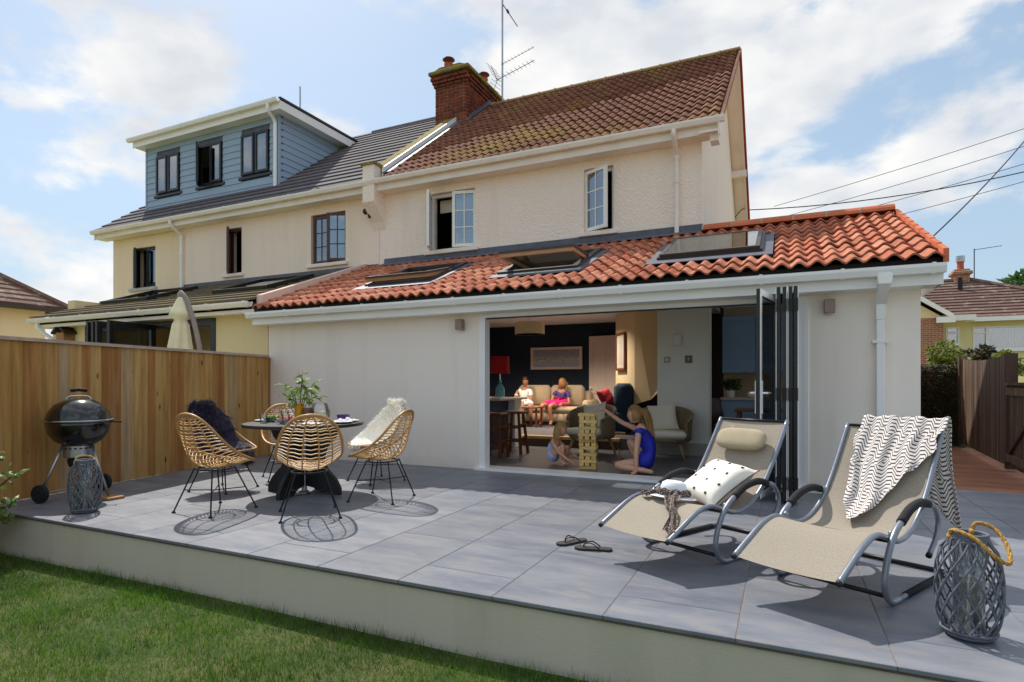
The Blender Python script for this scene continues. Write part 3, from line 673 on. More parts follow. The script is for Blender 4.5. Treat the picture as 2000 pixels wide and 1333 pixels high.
for k in range(6):
    x0 = -1.10+k*.408; pts = [(math.cos(PI*i/8)*.12, math.sin(PI*i/8)*.10) for i in range(9)]
    MB().prism([(2.33+a, 3.46+b) for a, b in pts], 'x', x0+.006, x0+.402).build('ridge_tile', 'ridge_clay', eroof)
    MB().prism([(2.33+a*1.04, 3.458+b*1.03) for a, b in pts], 'x', x0-.012, x0+.012).build('ridge_joint', 'mortar', eroof)
kr = lambda y: 3.44-(y-2.34)*.127
for (xa, xb, ya, yb_) in ((-1.10, -1.0, 2.34, 6.2), (.9, 1.40, 2.34, 6.2), (-1.0, .9, 2.34, 2.5), (-1.0, .9, 5.0, 6.2)): slope_slab(MB(), xa, xb, ya, kr(ya), yb_, kr(yb_), .12).build('kitchen_back_roof', 'clay_tile', H)  # roof pieces leave a gap for the added rooflight
kg = slope_slab(MB(), -1.0, .9, 2.5, kr(2.5)+.03, 5.0, kr(5.0)+.03, .02).build('added_kitchen_rooflight', 'door_glass', H)  # unseen rooflight, added and made large to brighten the kitchen
MB().box(-7.55, 1.37, -.262, -.24, 2.215, 2.335).build('eaves_felt', 'underlay', H)
MB().box(-7.66, 1.36, -.25, -.225, 2.085, 2.235).build('fascia', 'white_upvc', H)
MB().box(-7.64, 1.35, -.225, .0, 2.085, 2.105).build('soffit', 'white_upvc', H)
MB().box(1.335, 1.36, -.225, .6, 2.085, 2.25).build('fascia_return', 'white_upvc', H)
gutter(-7.70, 1.365, -.31, 2.27, H, 'white_upvc', 13)
downpipe(.88, -.045, 2.26, .0, -.30, H, 'white_upvc', sq=True)
slope_slab(MB(), -7.60, -7.48, -.22, ez(-.22)+.20, 2.35, ez(2.35)+.12, .32).build('party_upstand', 'parapet_render', H)
slope_slab(MB(), -7.478, -7.40, -.22, ez(-.22)+.05, 2.35, ez(2.35)+.04, .03).build('side_flashing', 'lead', H)
# skylights
def skylight(i, opening):
    a, b, y0_, y1_ = sky_l[i]; Lh = (y1_-y0_)/cE
    M = frame_M(Vector((a, y0_, ez(y0_)+.0)), ux, uy, un); w = b-a; f = .055
    mb = MB(); mb.M = M; mb.box(-.03, f, -.02, Lh+.02, -.12, .085); mb.box(w-f, w+.03, -.02, Lh+.02, -.12, .085); mb.box(f, w-f, -.02, f, -.12, .085); mb.box(f, w-f, Lh-f, Lh+.02, -.12, .085)
    s_ = mb.build('skylight', 'skylight_frame', H)
    mb = MB(); zt = ez(y0_)-.10; zt2 = ez(y1_)-.10; mb.add([(a, y0_, zt), (b, y0_, zt), (b, y0_, zt-.14), (a, y0_, zt-.14), (a, y1_, zt2), (b, y1_, zt2), (b, y1_, zt2-.14), (a, y1_, zt2-.14)], [(0, 1, 2, 3), (4, 7, 6, 5), (0, 3, 7, 4), (1, 5, 6, 2)]); mb.build('well_lining', 'white_upvc', s_)
    mb = MB(); mb.M = M; mb.box(-.14, w+.14, -.22, -.02, .045, .055); mb.box(-.14, -.03, -.02, Lh+.12, .040, .050); mb.box(w+.03, w+.14, -.02, Lh+.12, .040, .050); mb.box(-.03, w+.03, Lh+.02, Lh+.12, .045, .055); mb.build('skylight_flashing', 'lead', s_)
    Ms = M @ Matrix.Translation((0, Lh*.5, .085)) @ Matrix.Rotation(R(-opening), 4, 'X')
    mb = MB(); mb.M = Ms; h_ = Lh/2
    mb.box(.0, .05, -h_, h_, .003, .034); mb.box(w-.05, w, -h_, h_, .003, .034); mb.box(.05, w-.05, -h_, -h_+.05, .003, .034); mb.box(.05, w-.05, h_-.05, h_, .003, .034); mb.build('sash', 'skylight_frame', s_)
    mb = MB(); mb.M = Ms; mb.box(.012, .06, -h_+.01, h_-.01, -.05, .002); mb.box(w-.06, w-.012, -h_+.01, h_-.01, -.05, .002); mb.box(.06, w-.06, -h_+.012, -h_+.06, -.05, .002); mb.box(.06, w-.06, h_-.06, h_-.012, -.05, .002); mb.build('sash_lining', 'skylight_wood', s_)
    mb = MB(); mb.M = Ms; mb.box(.045, w-.045, -h_+.045, h_-.045, .024, .030); mb.build('pane', 'roof_glass', s_)
skylight(0, 7); skylight(1, 23); skylight(2, 0)
# opening frame, threshold, folding doors
mb = MB(); mb.box(OX0, OX0+.09, -.015, .12, 0, OZ); mb.box(OX1-.05, OX1, -.015, .12, 0, OZ); mb.box(OX0+.09, OX1-.05, -.012, .12, OZ-.045, OZ); mb.build('door_frame', 'white_upvc', H)
MB().box(OX0+.09, OX1-.05, .03, .07, OZ-.06, OZ-.045).build('head_track', 'black_frame', H)
mb = MB(); mb.box(OX0-.05, OX1+.02, -.075, .02, -.0, .03); mb.box(OX0, OX1, .02, .30, .0, .018); mb.build('threshold', 'white_upvc', H)
MB().box(OX1, OX1+.045, -.018, .0, 0, OZ).build('frame_trim', 'white_upvc', H)
def leaf_door(x, ang, white_side, handle=False):
    """panel standing out from the wall, hinged at the frame line; black outside, white inside face on one side"""
    M = Matrix.Translation((x, .02, 0)) @ Matrix.Rotation(R(-90+ang), 4, 'Z')
    w = .80; z0, z1 = .035, 2.075; f = .062; th = .0165
    mb = MB(); mb.M = M
    mb.box(0, f, -th, th, z0, z1); mb.box(w-f, w, -th, th, z0, z1); mb.box(f, w-f, -th, th, z0, z0+f); mb.box(f, w-f, -th, th, z1-f, z1); p_ = mb.build('folding_door', 'black_frame', H)
    y0, y1 = (th+.0005, th+.006) if white_side > 0 else (-th-.006, -th-.0005)
    mb = MB(); mb.M = M; mb.box(.0, f, y0, y1, z0, z1); mb.box(w-f, w, y0, y1, z0, z1); mb.box(f, w-f, y0, y1, z0, z0+f); mb.box(f, w-f, y0, y1, z1-f, z1); mb.build('door_face', 'white_upvc', p_)
    mb = MB(); mb.M = M; mb.box(f-.005, w-f+.005, -.006, .006, z0+f-.005, z1-f+.005); mb.build('pane', 'door_glass', p_)
    if handle:
        for sg in (-1, 1):
            mb = MB(); mb.M = M; mb.box(w-.045, w-.015, sg*.030-.004, sg*.030+.004, .86, 1.18); mb.tube([(w-.03, sg*.034, 1.06), (w-.03, sg*.075, 1.06), (w-.16, sg*.078, 1.06)], .010, 8); mb.build('handle', 'white_upvc', p_)
    else:
        for z in (.2, 1.05, 1.9): mb = MB(); mb.M = M; mb.box(w-.004, w+.010, -.020, .020, z-.06, z+.06); mb.build('hinge', 'black_metal', p_)
leaf_door(-.070, -11, 1, True)
leaf_door(-.040, -.3, -1)
leaf_door(.010, -.1, 1)
leaf_door(.060, 0, -1)
leaf_door(.105, 0, 1)
# outside wall lights
for x, lb in ((-3.97, 'square bronze up and down light left of folding doors'), (.43, 'square bronze up and down light beside the white downpipe')):
    w_ = thing('wall_light', lb, 'wall light', (x, -.02, 1.95), 'outside wall lights')
    MB().bbox(x-.05, x+.05, -.11, -.015, 1.88, 2.02, .006).build('lamp_body', 'light_bronze', w_); MB().box(x-.035, x+.035, -.015, .0, 1.91, 1.99).build('back_plate', 'light_bronze', w_)
    MB().lathe([(.035, 0), (.035, .006)], 14, (x, -.06, 1.875)).build('lens', 'screen_white', w_)

# ------------------------------------------------------------------ interior of the house
MB().box(EX0+.28, EX1-.28, .30, 3.14, -.05, .002).build('floor', 'floor_tile', H)
MB().box(XL_, XR_-.25, 3.18, 8.2, -.05, .18).build('raised_floor', 'floor_tile', H)
MB().box(-6.9, -2.6, 3.10, 3.18, .0, .135).build('step_riser', 'dark_step', H)
MB().box(-6.9, -2.6, 3.06, 3.24, .135, .186).build('step_tread', 'oak', H)
MB().box(XR_-.02, EX1-.28, 3.14, 6.2, -.05, .01).build('kitchen_floor', 'floor_tile', H)
MB().box(XL_, -3.2, 6.72, 6.85, .18, 3.0).build('navy_feature_wall', 'navy_wall', H)
MB().box(XL_+.02, XL_+.1, 2.6, 6.72, .0, 3.0).build('lounge_side_wall', 'navy_wall', H)
MB().box(XL_, XR_, 2.64, 6.9, 2.62, 2.7).build('lounge_ceiling', 'ceiling_paint', H)
MB().box(XL_, -1.87, 2.36, 2.64, 2.40, 2.72).build('ceiling_beam', 'ceiling_paint', H)
cxs = [EX0+.28]+[q for s_ in sky_l for q in s_[:2]]+[EX1-.28]
for i in range(len(cxs)-1):
    for (ya, yb_) in (((.30, 2.35),) if i % 2 == 0 else ((.30, .465), (1.605, 2.35))): slope_slab(MB(), cxs[i], cxs[i+1], ya, ez(ya)-.17, yb_, ez(yb_)-.17, .02).build('sloped_ceiling', 'white_wall', H)
MB().box(-1.87, -1.06, 2.74, 3.05, .0, 3.0).build('white_pier', 'white_wall', H)
MB().box(-1.88, -1.05, 2.725, 2.74, .0, .20).build('skirting', 'socket_grey', H)
mb = MB(); mb.add([(-3.22, 5.2, .1), (-2.62, 4.35, .1), (-2.62, 4.35, 2.65), (-3.22, 5.2, 2.65)], [(0, 1, 2, 3)]); mb.add([(-2.62, 4.35, .75), (-2.28, 4.2, .85), (-1.95, 4.1, 1.15), (-1.5, 4.1, 2.0), (-1.5, 4.1, 2.65), (-2.62, 4.35, 2.65)], [(0, 1, 2, 3, 4, 5)]); mb.build('stair_wall', 'beige_wall', H)
MB().box(-3.2, -1.0, 5.3, 5.4, .1, 2.65).build('stair_back_wall', 'dark_room', H)
MB().box(-1.06, EX1-.28, 5.15, 5.25, .0, 3.0).build('kitchen_wall', 'beige_wall', H)
for (xa, xb, ya, yb_) in ((-1.06, -1.0, 2.36, 5.2), (.9, EX1-.28, 2.36, 5.2), (-1.0, .9, 2.36, 2.5), (-1.0, .9, 5.0, 5.2)): MB().box(xa, xb, ya, yb_, 2.62, 2.66).build('kitchen_ceiling', 'white_wall', H)  # ceiling left open below the added rooflight so daylight comes down
# ================================================================== NEIGHBOUR HOUSE
NB = thing('neighbour_house', 'cream attached house with blue clad dormer and grey tiled roof', 'house', (-11.5, 2.3, 0))
NX0, NX1, NXM = -15.68, -7.18, -12.92
mb = MB(); wallgrid(mb, 'y', NXM, NX1, -.05, 5.0, YW, YW+.28, [(-11.48, -10.99, 3.63, 4.66), (-8.95, -8.03, 3.63, 4.66)]); mb.build('rear_wall', 'neighbour_render', NB)
mb = MB(); wallgrid(mb, 'y', NX0, NXM-.002, -.05, 5.0, YW+.02, YW+.30, [(-14.88, -14.0, 3.54, 4.55)]); mb.build('wing_wall', 'wing_render', NB)
MB().prism([(YW+.30, -.05), (9.6, -.05), (9.6, 5.0), (6.0, 7.75), (YW+.30, 5.0)], 'x', NX0+.002, NX0+.25).build('gable_wall', 'wing_render', NB)
MB().box(NX0+.25, NX1-.12, 9.35, 9.6, -.05, 5.0).build('far_wall', 'wing_render', NB)
MB().box(NX0+.25, NX1-.12, YW+.3, 9.3, 3.0, 3.2).build('upper_floor', 'dark_room', NB)
MB().box(NX0+.25, NX1-.12, 4.6, 4.7, 3.2, 5.2).build('bedroom_wall', 'dark_room', NB)
nroof = slope_slab(MB(), NX0-.22, NX1-.1, 2.105, 5.027, 6.0, 7.995, .12).build('main_roof', 'underlay', NB)
slope_slab(MB(), NX0-.22, NX1-.1, 9.95, 4.985, 6.001, 7.995, .12).build('far_roof', 'grey_tile', NB)
uxn, uyn, unn = Vector((1, 0, 0)), Vector((0, cT, sT)), Vector((0, -sT, cT))
for r_ in range(17):
    s0 = -.05+r_*.299; p = Vector((0, 2.05, 5.03))+uyn*s0; M = frame_M(p, uxn, uyn, unn); b = MB(); b.M = M
    x0, x1 = NX0-.25, NX1-.12
    b.prism([(0, .012), (0, .042), (.36, .008), (.36, -.012)], 'x', x0, x1); b.build('tile_course', 'grey_tile', nroof)
for k in range(10): 
    x0 = -10.2+k*.3; pts = [(math.cos(PI*i/6)*.12, math.sin(PI*i/6)*.10) for i in range(7)]; MB().prism([(6.0+a, 8.0+b) for a, b in pts], 'x', x0, x0+.295).build('ridge_tile', 'grey_tile', nroof)
MB().box(NX0-.25, NX1-.06, 2.08, 2.10, 4.83, 5.0).build('fascia', 'aged_white', NB)
MB().box(NX0-.25, NX1-.06, 2.10, YW, 4.83, 4.85).build('soffit', 'aged_white', NB)
slope_slab(MB(), NX0-.25, NX0-.22, 2.05, 4.98, 6.0, 8.0, .18).build('bargeboard', 'aged_white', NB)
gutter(NX0-.30, NX1-.0, 2.02, 5.025, NB, 'aged_white', 10)
downpipe(-12.93, 2.29, 5.01, 3.42, 2.02, NB, 'white_upvc')
window(NB, -14.88, -14.0, 3.54, 4.55, YW+.02, 'black_frame', [(-14.88, -14.44, 'l', 36, None, None), (-14.44, -14.0, 'r', 0, None, None)], 'grey_upvc')
window(NB, -11.48, -10.99, 3.63, 4.66, YW, 'brown_frame', [(-11.48, -10.99, 'l', 44, None, None)], 'gable_render')
window(NB, -8.95, -8.03, 3.63, 4.66, YW, 'brown_frame', [(-8.95, -8.49, 'l', 0, (2, 3), None), (-8.49, -8.03, 'r', 24, (2, 3), None)], 'gable_render')
# dormer
DX0, DX1, DY, DZ0, DZ1 = -15.2, -10.47, 2.93, 5.62, 7.32
dw = [(-14.79, -13.87, 6.04, 7.05), (-13.2, -12.32, 6.04, 7.06), (-11.68, -10.76, 6.05, 7.06)]
yb = 2.05+(DZ1-5.03)/SL+.25
mb = MB(); wallgrid(mb, 'y', DX0, DX1, DZ0, DZ1, DY+.03, DY+.12, dw); mb.prism([(DY+.12, DZ0), (DY+.12, DZ1), (yb, DZ1)], 'x', DX1-.1, DX1-.032); mb.prism([(DY+.12, DZ0), (DY+.12, DZ1), (yb, DZ1)], 'x', DX0+.03, DX0+.1); mb.box(DX0+.1, DX1-.1, 4.5, 4.55, 5.6, DZ1); dor = mb.build('dormer', 'lead', NB)
bh_ = .155; nb_ = int((DZ1-DZ0)/bh_)+1
for k in range(nb_):
    z0 = DZ0+k*bh_; z1 = min(z0+bh_+.018, DZ1)
    cuts = sorted([(a, b) for a, b, c, d_ in dw if z1 > c+.03 and z0 < d_-.03]); xa = DX0
    for a, b in cuts+[(DX1, None)]:
        if a-xa > .03: MB().prism([(DY-.012, z0), (DY+.006, z1), (DY+.03, z1), (DY+.03, z0)], 'x', xa, a).build('cladding_board', 'cladding', dor)
        xa = b if b else a
    ye = 2.05+(z0-5.03)/SL+.12
    if ye > DY+.1: MB().add([(DX1+.012, DY, z0), (DX1+.012, ye, z0), (DX1-.006, ye+.18, z1), (DX1-.006, DY, z1), (DX1-.032, DY, z0), (DX1-.032, ye, z0), (DX1-.032, ye+.18, z1), (DX1-.032, DY, z1)], [(0, 1, 2, 3), (7, 6, 5, 4), (0, 4, 5, 1), (0, 3, 7, 4), (3, 2, 6, 7)]).build('cladding_board', 'cladding', dor)
MB().box(DX1-.02, DX1+.02, DY-.02, DY+.04, DZ0-.05, DZ1).build('corner_trim', 'cladding', dor)
MB().box(DX0-.02, DX0+.03, DY-.02, DY+.04, DZ0-.05, DZ1).build('corner_trim', 'cladding', dor)
window(NB, *dw[0], DY, 'black_frame', [(dw[0][0], -14.33, 'l', 0, None, None), (-14.33, dw[0][1], 'r', 0, None, None)], 'black_frame', .03, .0, .06)
window(NB, *dw[1], DY, 'black_frame', [(dw[1][0], -12.76, 'l', 40, None, None), (-12.76, dw[1][1], 'r', 0, None, None)], 'black_frame', .03, .0, .06)
window(NB, *dw[2], DY, 'black_frame', [(dw[2][0], -11.22, 'l', 0, None, None), (-11.22, dw[2][1], 'r', 0, None, None)], 'black_frame', .03, .0, .06)
yb2 = 5.9
MB().box(DX0-.2, DX1+.26, DY-.22, yb2, DZ1+.15, DZ1+.21).build('dormer_roof', 'grey_tile', dor)
MB().box(DX0-.2, DX1+.26, DY-.24, DY-.22, DZ1-.02, DZ1+.19).build('fascia', 'white_upvc', dor)
MB().box(DX1+.26, DX1+.28, DY-.24, yb2-.1, DZ1-.02, DZ1+.17).build('fascia', 'white_upvc', dor)
MB().box(DX0-.2, DX1+.26, DY-.22, yb2-.2, DZ1+.0, DZ1+.02).build('soffit', 'white_upvc', dor)
MB().box(DX1+.24, DX1+.30, DY-.25, yb2, DZ1+.19, DZ1+.24).build('roof_edge', 'black_frame', dor)
g_ = gutter(DX0-.3, DX1+.28, DY-.30, DZ1+.20, dor, 'white_upvc', 6)
mb = MB(); mb.tube(smoothpts([(DX1-.02, DY-.30, DZ1+.12), (DX1-.04, DY-.28, DZ1-.02), (DX1-.06, DY-.08, DZ1-.16), (DX1-.06, DY-.06, DZ1-.4), (DX1-.06, DY-.06, DZ0+.02)], 4), .04, 10); mb.build('downpipe', 'white_upvc', dor)
for x in (-12.35, -9.9): pass
for x, y in ((-12.6, 3.6), (-10.2, 3.3)):
    p = tag(MB().tube([(x, y, DZ1+.2), (x, y, DZ1+.75)], .018, 6).build('lightning_post', 'steel'), 'thin metal post on the dormer roof, %s' % ('left one' if x < -12 else 'right one'), 'post', 'posts on the dormer roof')
# neighbour ground floor extension
mb = MB(); wallgrid(mb, 'y', -13.7, -7.60, -.05, 2.40, 0.0, .28, [(-12.55, -8.82, -.1, 2.28)]); mb.build('extension_wall', 'cream_render', NB)
MB().box(-13.7, -13.45, .28, YW, -.05, 2.9).build('extension_side_wall', 'cream_render', NB)
MB().box(-12.55, -11.6, 3.2, 3.3, -.05, 2.5).build('ochre_room_wall', 'ochre_wall', NB); MB().box(-11.6, -8.0, 3.2, 3.3, -.05, 2.5).build('room_wall', 'dark_room', NB)
ne = slope_slab(MB(), -13.82, -7.61, -.26, 2.44, 2.35, 3.40, .1).build('extension_roof', 'underlay', NB)
SN = (3.42-2.475)/(2.35+.32); TN = math.atan(SN); u2, n2_ = Vector((0, math.cos(TN), math.sin(TN))), Vector((0, -math.sin(TN), math.cos(TN)))
for r_ in range(10):
    p = Vector((0, -.32, 2.475))+u2*(r_*.283); M = frame_M(p, Vector((1, 0, 0)), u2, n2_); b = MB(); b.M = M
    b.prism([(0, .0), (0, .04), (.34, .006), (.34, -.02)], 'x', -13.88, -7.60); b.build('tile_course', 'mossy_tile', ne)
for (xa, xb) in ((-13.0, -11.5), (-9.6, -8.2)):
    M = frame_M(Vector((xa, .55, 2.475+.87*SN)), Vector((1, 0, 0)), u2, n2_); b = MB(); b.M = M; b.box(0, .07, 0, 1.2, .0, .10); b.box(xb-xa-.07, xb-xa, 0, 1.2, .0, .10); b.box(.07, xb-xa-.07, 0, .07, 0, .10); b.box(.07, xb-xa-.07, 1.13, 1.2, 0, .10); s_ = b.build('skylight', 'black_frame', NB)
    b = MB(); b.M = M; b.box(.07, xb-xa-.07, .07, 1.13, .06, .07); b.build('pane', 'roof_glass', s_)
MB().box(-13.78, -7.62, -.26, -.235, 2.28, 2.43).build('fascia', 'aged_white', NB)
MB().box(-13.78, -7.62, -.235, 0, 2.28, 2.30).build('soffit', 'aged_white', NB)
gutter(-13.9, -7.63, -.32, 2.455, NB, 'aged_white', 8)
mb = MB(); mb.tube(smoothpts([(-13.6, -.31, 2.38), (-13.58, -.31, 2.25), (-13.3, -.1, 1.95), (-13.2, -.05, 1.7), (-13.2, -.05, 0)], 4), .036, 10); mb.build('downpipe', 'white_upvc', NB)
MB().box(-7.2-.11, -7.2, 2.34, 2.36, 3.4, 3.5).build('wall_flashing', 'lead', NB); MB().box(-12.9, -7.3, 2.33, 2.349, 3.38, 3.50).build('wall_flashing', 'lead', NB)
mb = MB(); mb.box(-12.55, -12.44, -.02, .1, 0, 2.28); mb.box(-8.93, -8.82, -.02, .1, 0, 2.28); mb.box(-12.44, -8.93, -.02, .1, 2.16, 2.28); mb.build('door_frame', 'black_frame', NB)
for (x, ang) in ((-10.85, 0), (-10.72, 1), (-10.59, 0), (-10.44, 10)):
    M = Matrix.Translation((x, .0, 0)) @ Matrix.Rotation(R(-90+ang), 4, 'Z'); b = MB(); b.M = M; w = .92
    b.box(0, .09, -.03, .03, .02, 2.22); b.box(w-.09, w, -.03, .03, .02, 2.22); b.box(.09, w-.09, -.03, .03, .02, .11); b.box(.09, w-.09, -.03, .03, 2.13, 2.22); p_ = b.build('folding_door', 'black_frame', NB)
    b = MB(); b.M = M; b.box(.09, w-.09, -.006, .006, .11, 2.13); b.build('pane', 'door_glass', p_)
# security light and birdhouse
sc_ = thing('security_lamp', 'small dark security lamp under the eaves beside the kneeler', 'lamp', (-7.36, 2.3, 4.55)); MB().ell((-7.42, 2.22, 4.52), (.05, .06, .06)).build('lamp_head', 'brown_plastic', sc_, True); MB().ell((-7.30, 2.20, 4.42), (.035, .05, .05)).build('sensor', 'brown_plastic', sc_, True); MB().tube([(-7.36, 2.35, 4.5), (-7.36, 2.24, 4.47)], .02, 6).build('bracket', 'brown_plastic', sc_)
bh = thing('birdhouse', 'small brown wooden birdhouse on cream wall behind fence', 'birdhouse', (-13.05, -.1, 2.0))
MB().box(-13.2, -12.92, -.2, -.003, 1.85, 2.17).build('box', 'birdhouse_wood', bh); MB().prism([(-13.28, 2.14), (-13.06, 2.30), (-12.84, 2.14), (-12.84, 2.18), (-13.06, 2.34), (-13.28, 2.18)], 'y', -.25, .0).build('roof', 'brown_plastic', bh); MB().lathe([(.03, 0), (.03, .004)], 10, (0, 0, 0)); 
# closed cantilever parasol
pa = thing('parasol', 'closed cream cantilever parasol with grey pole behind fence', 'parasol', (-8.0, -1.2, -.05))
mb = MB(); nseg = 20
def paf(u, v):
    a = 2*PI*u; z = 2.42-1.75*v; r = .05+.17*v**.8; r *= 1+.30*math.sin(6*a+v*2)*min(1, v*2)
    if v < .16: r = .045+.12*v/.16
    elif v < .2: r *= .8
    return (-8.02+r*math.cos(a)-.06*v, -1.2+r*math.sin(a), z)
mb.grid(paf, 48, 26); mb.build('canopy', 'parasol_cloth', pa, True)
mb = MB(); mb.tube(smoothpts([(-8.04, -1.2, 2.50), (-7.92, -1.18, 2.36), (-7.76, -1.15, 1.9), (-7.68, -1.12, 1.3), (-7.66, -1.1, 0)], 5), .034, 8); mb.build('pole', 'parasol_pole', pa, True)
MB().lathe([(.05, 0), (.05, .05), (.02, .1)], 10, (-8.03, -1.2, 2.42)).build('crown_cap', 'parasol_pole', pa); MB().bbox(-7.9, -7.42, -1.35, -.87, -.05, .03, .01).build('base', 'black_metal', pa)

# ================================================================== LEFT NEIGHBOUR (far left)
LH = thing('hipped_house', 'cream house with brown hipped roof beyond the fence at far left', 'house', (-28, 1, -.2))
MB().box(-34, -24.5, -8.0, 5.2, -.2, 3.9).build('wall', 'wing_render', LH)
ex, ey0, ey1, ezz, rz = -24.0, -8.5, 5.7, 3.9, 7.7
mb = MB(); mb.add([(-34.5, ey0, ezz), (ex, ey0, ezz), (ex, ey1, ezz), (-34.5, ey1, ezz), (-29.2, ey0+5.2, rz), (-29.2, ey1-5.2, rz)], [(0, 1, 4), (1, 2, 5, 4), (2, 3, 5), (3, 0, 4, 5), (0, 3, 2, 1)]); lr = mb.build('roof', 'brown_tile', LH)
for k in range(20):
    f0, f1 = k/20, (k+1.12)/20; L3 = lambda f: (ex-5.2*f, ey0+5.2*f, ey1-5.2*f, ezz+(rz-ezz)*f); (x, ya, yb_, z), (x1, ya1, yb1, z1) = L3(f0), L3(f1)
    MB().add([(x+.02, ya, z+.06), (x+.02, yb_, z+.06), (x1, yb1, z1+.015), (x1, ya1, z1+.015), (x, ya, z), (x, yb_, z)], [(0, 1, 2, 3), (4, 5, 1, 0)]).build('tile_course', 'brown_tile', lr)
MB().tube([(ex, ey1, ezz+.08), (-29.2, ey1-5.2, rz+.08)], .11, 6).build('hip_tiles', 'brown_tile', lr)
MB().box(ex, ex+.1, ey0, ey1+.08, ezz-.16, ezz).build('gutter', 'brown_plastic', LH); MB().box(-34.5, ex, ey1, ey1+.08, ezz-.16, ezz).build('gutter', 'brown_plastic', LH); MB().tube([(-24.42, 2.2, 3.85), (-24.42, 2.2, -.2)], .05, 8).build('downpipe', 'brown_plastic', LH)

# ================================================================== BUNGALOW (right, on higher ground)
BG = thing('bungalow', 'yellow bungalow with brown tiled hipped roof and brick wing at right', 'bungalow', (7, 23, 1.6))
mb = MB(); wallgrid(mb, 'y', 5.6, 12.5, 1.2, 3.72, 22, 22.25, [(5.98, 6.42, 2.72, 3.45), (6.86, 9.6, 2.5, 3.42)]); mb.build('wall', 'yellow_render', BG)
MB().box(5.6, 12.5, 22.9, 23.0, 1.2, 3.7).build('room_wall', 'dark_room', BG); MB().box(12.3, 12.5, 22.25, 29, 1.2, 3.72).build('side_wall', 'yellow_render', BG)
MB().box(2.4, 5.62, 20.6, 22.1, 1.2, 3.72).build('brick_wing', 'bungalow_brick', BG); MB().prism([(2.4, 3.72), (5.62, 3.72), (4.0, 4.85)], 'y', 20.6, 22.0).build('wing_gable', 'cream_render', BG)
for sg in (-1, 1):
    b = MB(); xe, xm = 4.0+sg*1.9, 4.0; ze, zm = 3.62, 4.98
    b.add([(xe, 20.35, ze), (xm, 20.35, zm), (xm, 20.35, zm+.2), (xe, 20.35, ze+.2), (xe, 20.42, ze), (xm, 20.42, zm), (xm, 20.42, zm+.2), (xe, 20.42, ze+.2)], [(0, 1, 2, 3), (7, 6, 5, 4), (0, 4, 5, 1), (3, 2, 6, 7), (0, 3, 7, 4)]); b.build('bargeboard', 'white_upvc', BG)
    b = MB(); b.add([(xe, 20.35, ze+.21), (xm, 20.35, zm+.21), (xm, 24.5, zm+.21), (xe, 24.5, ze+.21)], [(0, 1, 2, 3)]); b.build('wing_roof', 'brown_tile', BG)
MB().box(5.35, 5.95, 20.36, 20.44, 3.50, 3.72).build('box_end', 'white_upvc', BG)
ey, ez_, ry, rz_ = 21.6, 3.74, 25.2, 5.72; rx = 7.5; exr = 11.6
b = MB(); b.add([(1.0, ey, ez_), (exr, ey, ez_), (exr, 28.8, ez_), (1.0, 28.8, ez_), (1.0, ry, rz_), (rx, ry, rz_)], [(0, 1, 5, 4), (1, 2, 5), (2, 3, 4, 5), (0, 4, 3), (0, 3, 2, 1)]); br = b.build('roof', 'brown_tile', BG)
nc = 13
for k in range(nc):
    f0, f1 = k/nc, (k+1.12)/nc; L3 = lambda f: (ey+(ry-ey)*f, ez_+(rz_-ez_)*f, exr+(rx-exr)*f); (y, z, x), (y1, z1, x1) = L3(f0), L3(f1)
    MB().add([(1.0, y-.02, z+.07), (x, y-.02, z+.07), (x1, y1, z1+.02), (1.0, y1, z1+.02), (1.0, y, z), (x, y, z)], [(0, 1, 2, 3), (4, 5, 1, 0)]).build('tile_course', 'brown_tile', br)
MB().tube([(exr, ey, ez_+.08), (rx, ry, rz_+.08)], .1, 6).build('hip_tiles', 'brown_tile', br); MB().tube([(1, ry, rz_+.06), (rx, ry, rz_+.06)], .1, 6).build('ridge_tiles', 'brown_tile', br)
MB().box(6.5, exr, ey-.1, ey, ez_-.14, ez_+.03).build('gutter', 'white_upvc', BG); MB().box(5.7, 6.8, ey-.35, 22, ez_-.10, ez_+.12).build('porch_fascia', 'white_upvc', BG)
bc = MB().box(6.92, 7.48, 25.0, 25.6, 5.3, 6.25).build('chimney', 'bungalow_brick', BG); MB().bbox(6.83, 7.57, 24.9, 25.7, 6.0, 6.16, .03).build('chimney_band', 'bungalow_brick', bc); MB().lathe([(.16, 0), (.13, .1), (.13, .35), (.16, .38)], 12, (7.2, 25.3, 6.25)).build('chimney_pot', 'terracotta', bc); MB().lathe([(.17, 0), (.17, .26)], 10, (7.2, 25.3, 6.62)).build('pot_cage', 'steel', bc)
MB().tube([(6.95, 24.2, 5.05), (6.95, 24.2, 5.75)], .09, 8).build('flue', 'black_metal', BG)
